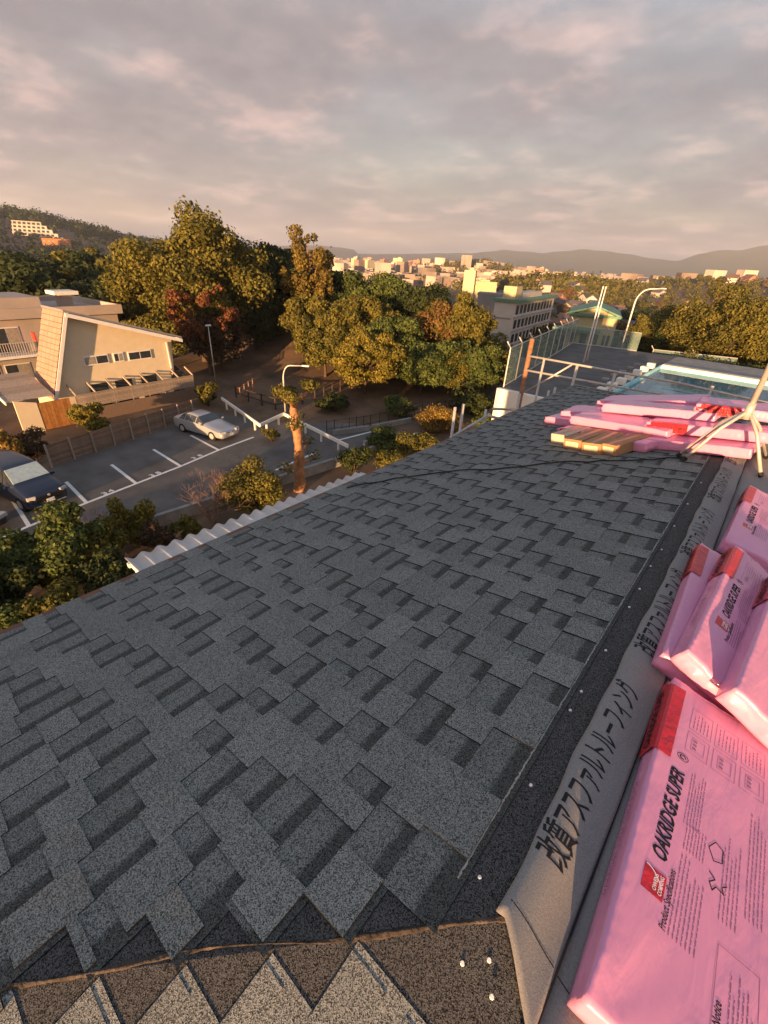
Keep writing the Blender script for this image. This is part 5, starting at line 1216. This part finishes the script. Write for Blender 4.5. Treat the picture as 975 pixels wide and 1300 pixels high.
# small gabled houses
hm_cache = {}
def town_house(x, y, wd, dp, hh, rz, wm_, rm_, label, group, name='distant_house'):
    z = tz(x, y) - 1; e = empty(name, (x, y, z), rz); tag(e, label, 'house', group)
    k = (wm_, rm_)
    if k not in hm_cache:
        a = MB(); a.box((0, 0, .35), (1, 1, .7)); a.prism([(-.5, -.5, .7), (.5, -.5, .7), (0, -.5, .98)], (0, 1, 0))
        b_ = MB(); b_.prism([(-.58, -.56, .66), (0, -.56, 1.0), (0, -.56, 1.05), (-.58, -.56, .71)], (0, 1.12, 0)); b_.prism([(.58, -.56, .66), (0, -.56, 1.0), (0, -.56, 1.05), (.58, -.56, .71)], (0, 1.12, 0))
        w_ = MB().box((0, -.505, .45), (.22, .02, .16)).mesh('window', MT['glass'])
        hm_cache[k] = (a.mesh('wall', MT[wm_]), b_.mesh('roof', MT[rm_]), w_)
    e.scale = (wd, dp, hh); a, b_, w_ = hm_cache[k]
    link('wall', a, e); link('roof', b_, e)
    for q in (-.26, .26): link('window', w_, e, loc=(q, 0, 0))
LB = {'citywhite': 'white', 'cityyellow': 'cream', 'pinkwall': 'reddish'}; LR = {'tile': 'dark', 'tilered': 'brown'}
n_h = 0
while n_h < 110:
    az = RAD(rr.uniform(-3, 27)); D = 170 * (640 / 170) ** rr.random(); x, y = -math.sin(az) * D, math.cos(az) * D
    wm_, rm_ = rr.choice(('citywhite', 'citywhite', 'cityyellow', 'pinkwall')), rr.choice(('tile', 'tile', 'tilered'))
    town_house(x, y, rr.uniform(7, 11), rr.uniform(8, 13), rr.uniform(7, 9.5), rr.uniform(0, 3), wm_, rm_, f'small {LB[wm_]} house with a {LR[rm_]} roof among the trees beyond the pool', f'{LB[wm_]} and {LR[rm_]} houses on the slope beyond the pool'); n_h += 1
# trees among the houses, and nearer clumps under the school
for i in range(150):
    az = RAD(rr.uniform(-3, 30)); D = 105 * (640 / 105) ** rr.random(); x, y = -math.sin(az) * D, math.cos(az) * D
    if D < 150 and RAD(9) < az: D *= 1.35; x, y = -math.sin(az) * D, math.cos(az) * D
    kd = rr.choice(('leaf_olive', 'leaf_olive', 'leaf_dark', 'leaf_rust', 'leaf_green')); nm = {'leaf_olive': 'olive', 'leaf_dark': 'dark green', 'leaf_rust': 'rusty', 'leaf_green': 'green'}[kd]
    h = rr.uniform(6, 11); far_tree(x, y, h, h * rr.uniform(.9, 1.4), kd, i, f'small {nm} tree among the houses beyond the pool', f'{nm} trees among the houses beyond the pool')
# flats and towers of the town
def block(x, y, wd, dp, hh, rz, mt, label, group, parent=None):
    o = link('distant_building', blk[mt]); o.location = (x, y, tz(x, y) - 2); o.scale = (wd, dp, hh); o.rotation_euler = (0, 0, rz); return tag(o, label, 'building', group)
def window_wall(name, c, rnd):
    m_ = material(name, c, .9, .1, .4, rnd=rnd); t = m_.node_tree; n = t.nodes; l = t.links; b = n['Principled BSDF']
    return m_
blk = {}
for mt in ('citywhite', 'cityyellow', 'pinkwall'):
    mb = MB().box((0, 0, .5), (1, 1, 1)); mb.box((.1, .05, 1.03), (.3, .3, .06))
    for f_ in range(5):                                        # balcony bands stand proud of every storey
        mb.box((0, 0, .14 + f_ * .18), (1.03, 1.03, .05))
    blk[mt] = mb.mesh('distant_building', MT[mt])
for i in range(150):
    if i < 90: az = RAD(rr.uniform(22, 44)); D = rr.uniform(1100, 1900)
    else: az = RAD(rr.uniform(-4, 26)); D = rr.uniform(700, 1800)
    x, y = -math.sin(az) * D, math.cos(az) * D
    mt = rr.choice(('pinkwall', 'pinkwall', 'citywhite', 'cityyellow')); tall = rr.random()
    hh = rr.uniform(10, 20) + (rr.uniform(8, 22) if (i < 90 and tall > .45) else 0)
    ln = {'pinkwall': 'reddish', 'citywhite': 'white', 'cityyellow': 'cream'}[mt]
    block(x, y, rr.uniform(12, 30), rr.uniform(10, 16), hh, rr.uniform(0, 3), mt, f'far {ln} block of flats in the hazy town', f'far {ln} blocks of flats')
for (px, top, D, wd, hh, mt, lb) in [(598, 343, 330, 7, 26, 'cityyellow', 'slender cream tower left of the school, taller than its wing'), (612, 357, 334, 20, 16, 'cityyellow', 'long cream wing beside the slender tower'), (558, 366, 300, 9, 14, 'pinkwall', 'pinkish block of flats showing over the park trees'), (630, 372, 210, 14, 10, 'concrete', 'grey flat roofed block left of the school')]:
    if mt not in blk:
        mb = MB().box((0, 0, .5), (1, 1, 1)); mb.box((0, 0, .97), (1.04, 1.04, .05)); blk[mt] = mb.mesh('distant_building', MT[mt])
    c = AT(px, top, D); o = block(c.x, c.y, wd, 9, 1, RAD(25), mt, lb, None); o.scale.z = max(6, c.z - o.location.z)
# the mass of the town that nobody could count
mb = MB()
for i in range(4300):
    az = RAD(rr.uniform(-12, 50)); D = rr.uniform(650, 3400); x, y = -math.sin(az) * D, math.cos(az) * D; hh = rr.uniform(7, 13) + (rr.uniform(0, 16) if rr.random() < .12 else 0)
    mb.box((x, y, tz(x, y) + hh / 2 - 2), (rr.uniform(9, 22), rr.uniform(9, 18), hh + 4), rr.uniform(0, 3))
me = mb.mesh('town', material('town_render', (.30, .21, .16), .9, .35, .02, c2=(.50, .42, .36), island=.5)); tag(link('town', me), 'hazy mass of low town roofs stretching to the mountains', 'town', kind='stuff')
# woods on the far hills: one leafy mass
def wood_mass(name, pts, size, n_each, mat, label):
    lobes = []; 
    for (x, y, s_) in pts: lobes.append(((x, y, tz(x, y) + s_ * .35), (s_ * .6, s_ * .6, s_ * .75)))
    tag(link(name, leaf_mesh(leaf_cloud(lobes, n_each * len(pts), size, 77), MT[mat], name)), label, 'woodland', kind='stuff')
pts = []
while len(pts) < 900:
    q = (-900 + rr.gauss(0, 210), 200 + rr.gauss(0, 140), rr.uniform(9, 15)); aq = math.degrees(math.atan2(-q[0], q[1])); dq = math.hypot(q[0], q[1])
    if 68 < aq < 80 and dq < 735 and tz(q[0], q[1]) + q[2] * 1.1 > CAM.z - dq * .002: q = (q[0], q[1], rr.uniform(2.5, 4.5))
    pts.append(q)
for i in range(420):
    az = RAD(rr.uniform(64, 84)); D = rr.uniform(430, 720); pts.append((-math.sin(az) * D, math.cos(az) * D, rr.uniform(3, 5)))
wood_mass('woodland', pts, 2.0, 90, 'leaf_dark', 'dark wooded hill around the terraced hotel')
pts = [(-470 + rr.gauss(0, 105), 800 + rr.gauss(0, 80), rr.uniform(9, 14)) for i in range(220)] + [(-187 + rr.gauss(0, 42), 463 + rr.gauss(0, 40), rr.uniform(7, 11)) for i in range(130)]
wood_mass('woodland', pts, 2.0, 110, 'leaf_olive', 'low wooded hills rising out of the town')
pts = []
for i in range(260):
    az = RAD(rr.uniform(46, 92)); D = rr.uniform(130, 520); q = (-math.sin(az) * D, math.cos(az) * D, rr.uniform(8, 13))
    if tz(q[0], q[1]) + q[2] * 1.1 < CAM.z - D * .024: pts.append(q)
wood_mass('woodland', pts, 1.4, 200, 'leaf_dark', 'dark wood stretching from the apartment block to the hotel hill')
pts = []
for i in range(420):
    az = RAD(rr.uniform(-8, 32)); D = 120 * (700 / 120) ** rr.random(); pts.append((-math.sin(az) * D, math.cos(az) * D, rr.uniform(3, 5.5)))
for i in range(420):
    az = RAD(rr.uniform(-6, 17)); D = rr.uniform(360, 660); pts.append((-math.sin(az) * D, math.cos(az) * D, rr.uniform(4, 6.5)))
wood_mass('undergrowth', pts, .9, 110, 'leaf_olive', 'scrub and hedges between the houses beyond the pool')
pts = [(-44 + rr.gauss(0, 13), 47 + rr.gauss(0, 6), rr.uniform(1.2, 2.6)) for i in range(90)]
wood_mass('undergrowth', pts, .22, 260, 'leaf_dark', 'dark undergrowth under the park trees')
# terraced hotel and an orange building on the wooded hill
hc = AT(48, 296, 700); zh = AT(60, 303, 700).z
hot = empty('terraced_hotel', (hc.x, hc.y, zh)); hot.rotation_euler = (0, 0, RAD(70)); tag(hot, 'white terraced hotel stepping down the wooded hill', 'hotel')
for k in range(5):
    ln = 46 - k * 5
    fl_ = MB().box((-k * 1.8, 0, k * 3.4), (ln * 1.0, 14, 3.4)).build('storey', MT['citywhite'], hot)
    for q in range(int(ln / 4.2)): MB().box((-k * 1.8 - ln / 2 + 2.4 + q * 4.2, -7.05, k * 3.4 - .2), (2.6, .12, 2.0)).build('window', MT['glass'], fl_)
    for q in range(int(ln / 4.2)): MB().box((-k * 1.8 - ln / 2 + 2.4 + q * 4.2, 7.05, k * 3.4 - .2), (2.6, .12, 2.0)).build('window', MT['glass'], fl_)
    MB().box((-k * 1.8, 0, k * 3.4 - 11 if k == 0 else k * 3.4 + 1.72), (ln + .5, 14.6, 20 if k == 0 else .3)).build('slab', MT['citywhite'], hot)
oc = AT(71, 303, 640); zo = AT(71, 312, 640).z; ob = empty('orange_building', (oc.x, oc.y, zo - 8)); ob.rotation_euler = (0, 0, RAD(66)); tag(ob, 'orange brick building below the terraced hotel', 'building')
MT['orange'] = material('orange_brick', (.50, .17, .06), .9, .1, .5); hh = oc.z - zo + 8
MB().box((0, 0, hh / 2), (24, 12, hh)).build('wall', MT['orange'], ob)
for fl_ in range(3):
    for q in range(6):
        for sg in (-1, 1): MB().box((-10 + q * 4, sg * 6.05, hh - 2.6 - fl_ * 3.3), (1.8, .14, 1.5)).build('window', MT['curtain'], ob)
# mountains on the horizon
azs = np.radians(np.arange(-40, 100, .5)); prof = [(450, 322), (520, 322), (560, 321), (600, 321), (640, 317), (690, 321), (720, 318), (745, 316), (790, 321), (830, 328), (862, 331), (885, 323), (905, 318), (940, 317), (975, 311), (1010, 306), (1060, 315)]
pa_ = [(math.atan2(-ray(*p).x, ray(*p).y), math.asin(ray(*p).z)) for p in prof]; pa_.sort()
el = np.interp(azs, [p[0] for p in pa_], [p[1] for p in pa_]); el = np.where(azs < pa_[0][0], .028 + .012 * np.sin(azs * 14), el); el = np.where(azs > pa_[-1][0], .008 + .006 * np.sin(azs * 17), el)
vs = []; fs = []; RD = np.linspace(3900, 5900, 22)
for i, a in enumerate(azs):
    for j, d in enumerate(RD):
        t_ = (d - 3900) / 2000; shp = math.sin(min(t_ / .55, 1) * math.pi / 2) ** 1.4 if t_ < .55 else math.cos((t_ - .55) / .45 * math.pi / 2)
        hgt = (math.tan(el[i]) * 5000 + 36) * shp; hgt *= 1 + .10 * math.sin(a * 61 + d * .006) * (1 - shp) + .05 * math.sin(a * 143 - d * .011) * (1 - shp * .7)
        vs.append((-math.sin(a) * d, math.cos(a) * d, -28 + hgt))
nr = len(RD)
for i in range(len(azs) - 1):
    for j in range(nr - 1): k = i * nr + j; fs.append((k, k + nr, k + nr + 1, k + 1))
tag(MB().add(vs, fs).build('mountain', material('wooded_mountain', (.055, .06, .035), .95, .3, .004), smooth=True), kind='structure')
# ------------------------------------------------------------------ evening haze
hz = bpy.data.materials.new('haze'); hz.use_nodes = True; t = hz.node_tree; t.nodes.clear()
o_ = t.nodes.new('ShaderNodeOutputMaterial'); pv = t.nodes.new('ShaderNodeVolumePrincipled'); pv.inputs['Color'].default_value = (.76, .82, .94, 1); pv.inputs['Density'].default_value = HAZE if 'HAZE' in globals() else 1.7e-4; pv.inputs['Anisotropy'].default_value = 0.2
t.links.new(pv.outputs[0], o_.inputs['Volume'])
tag(MB().box((0, 0, 118), (12600, 12600, 316)).build('haze', hz), 'thin evening haze over the town', 'haze', kind='stuff')
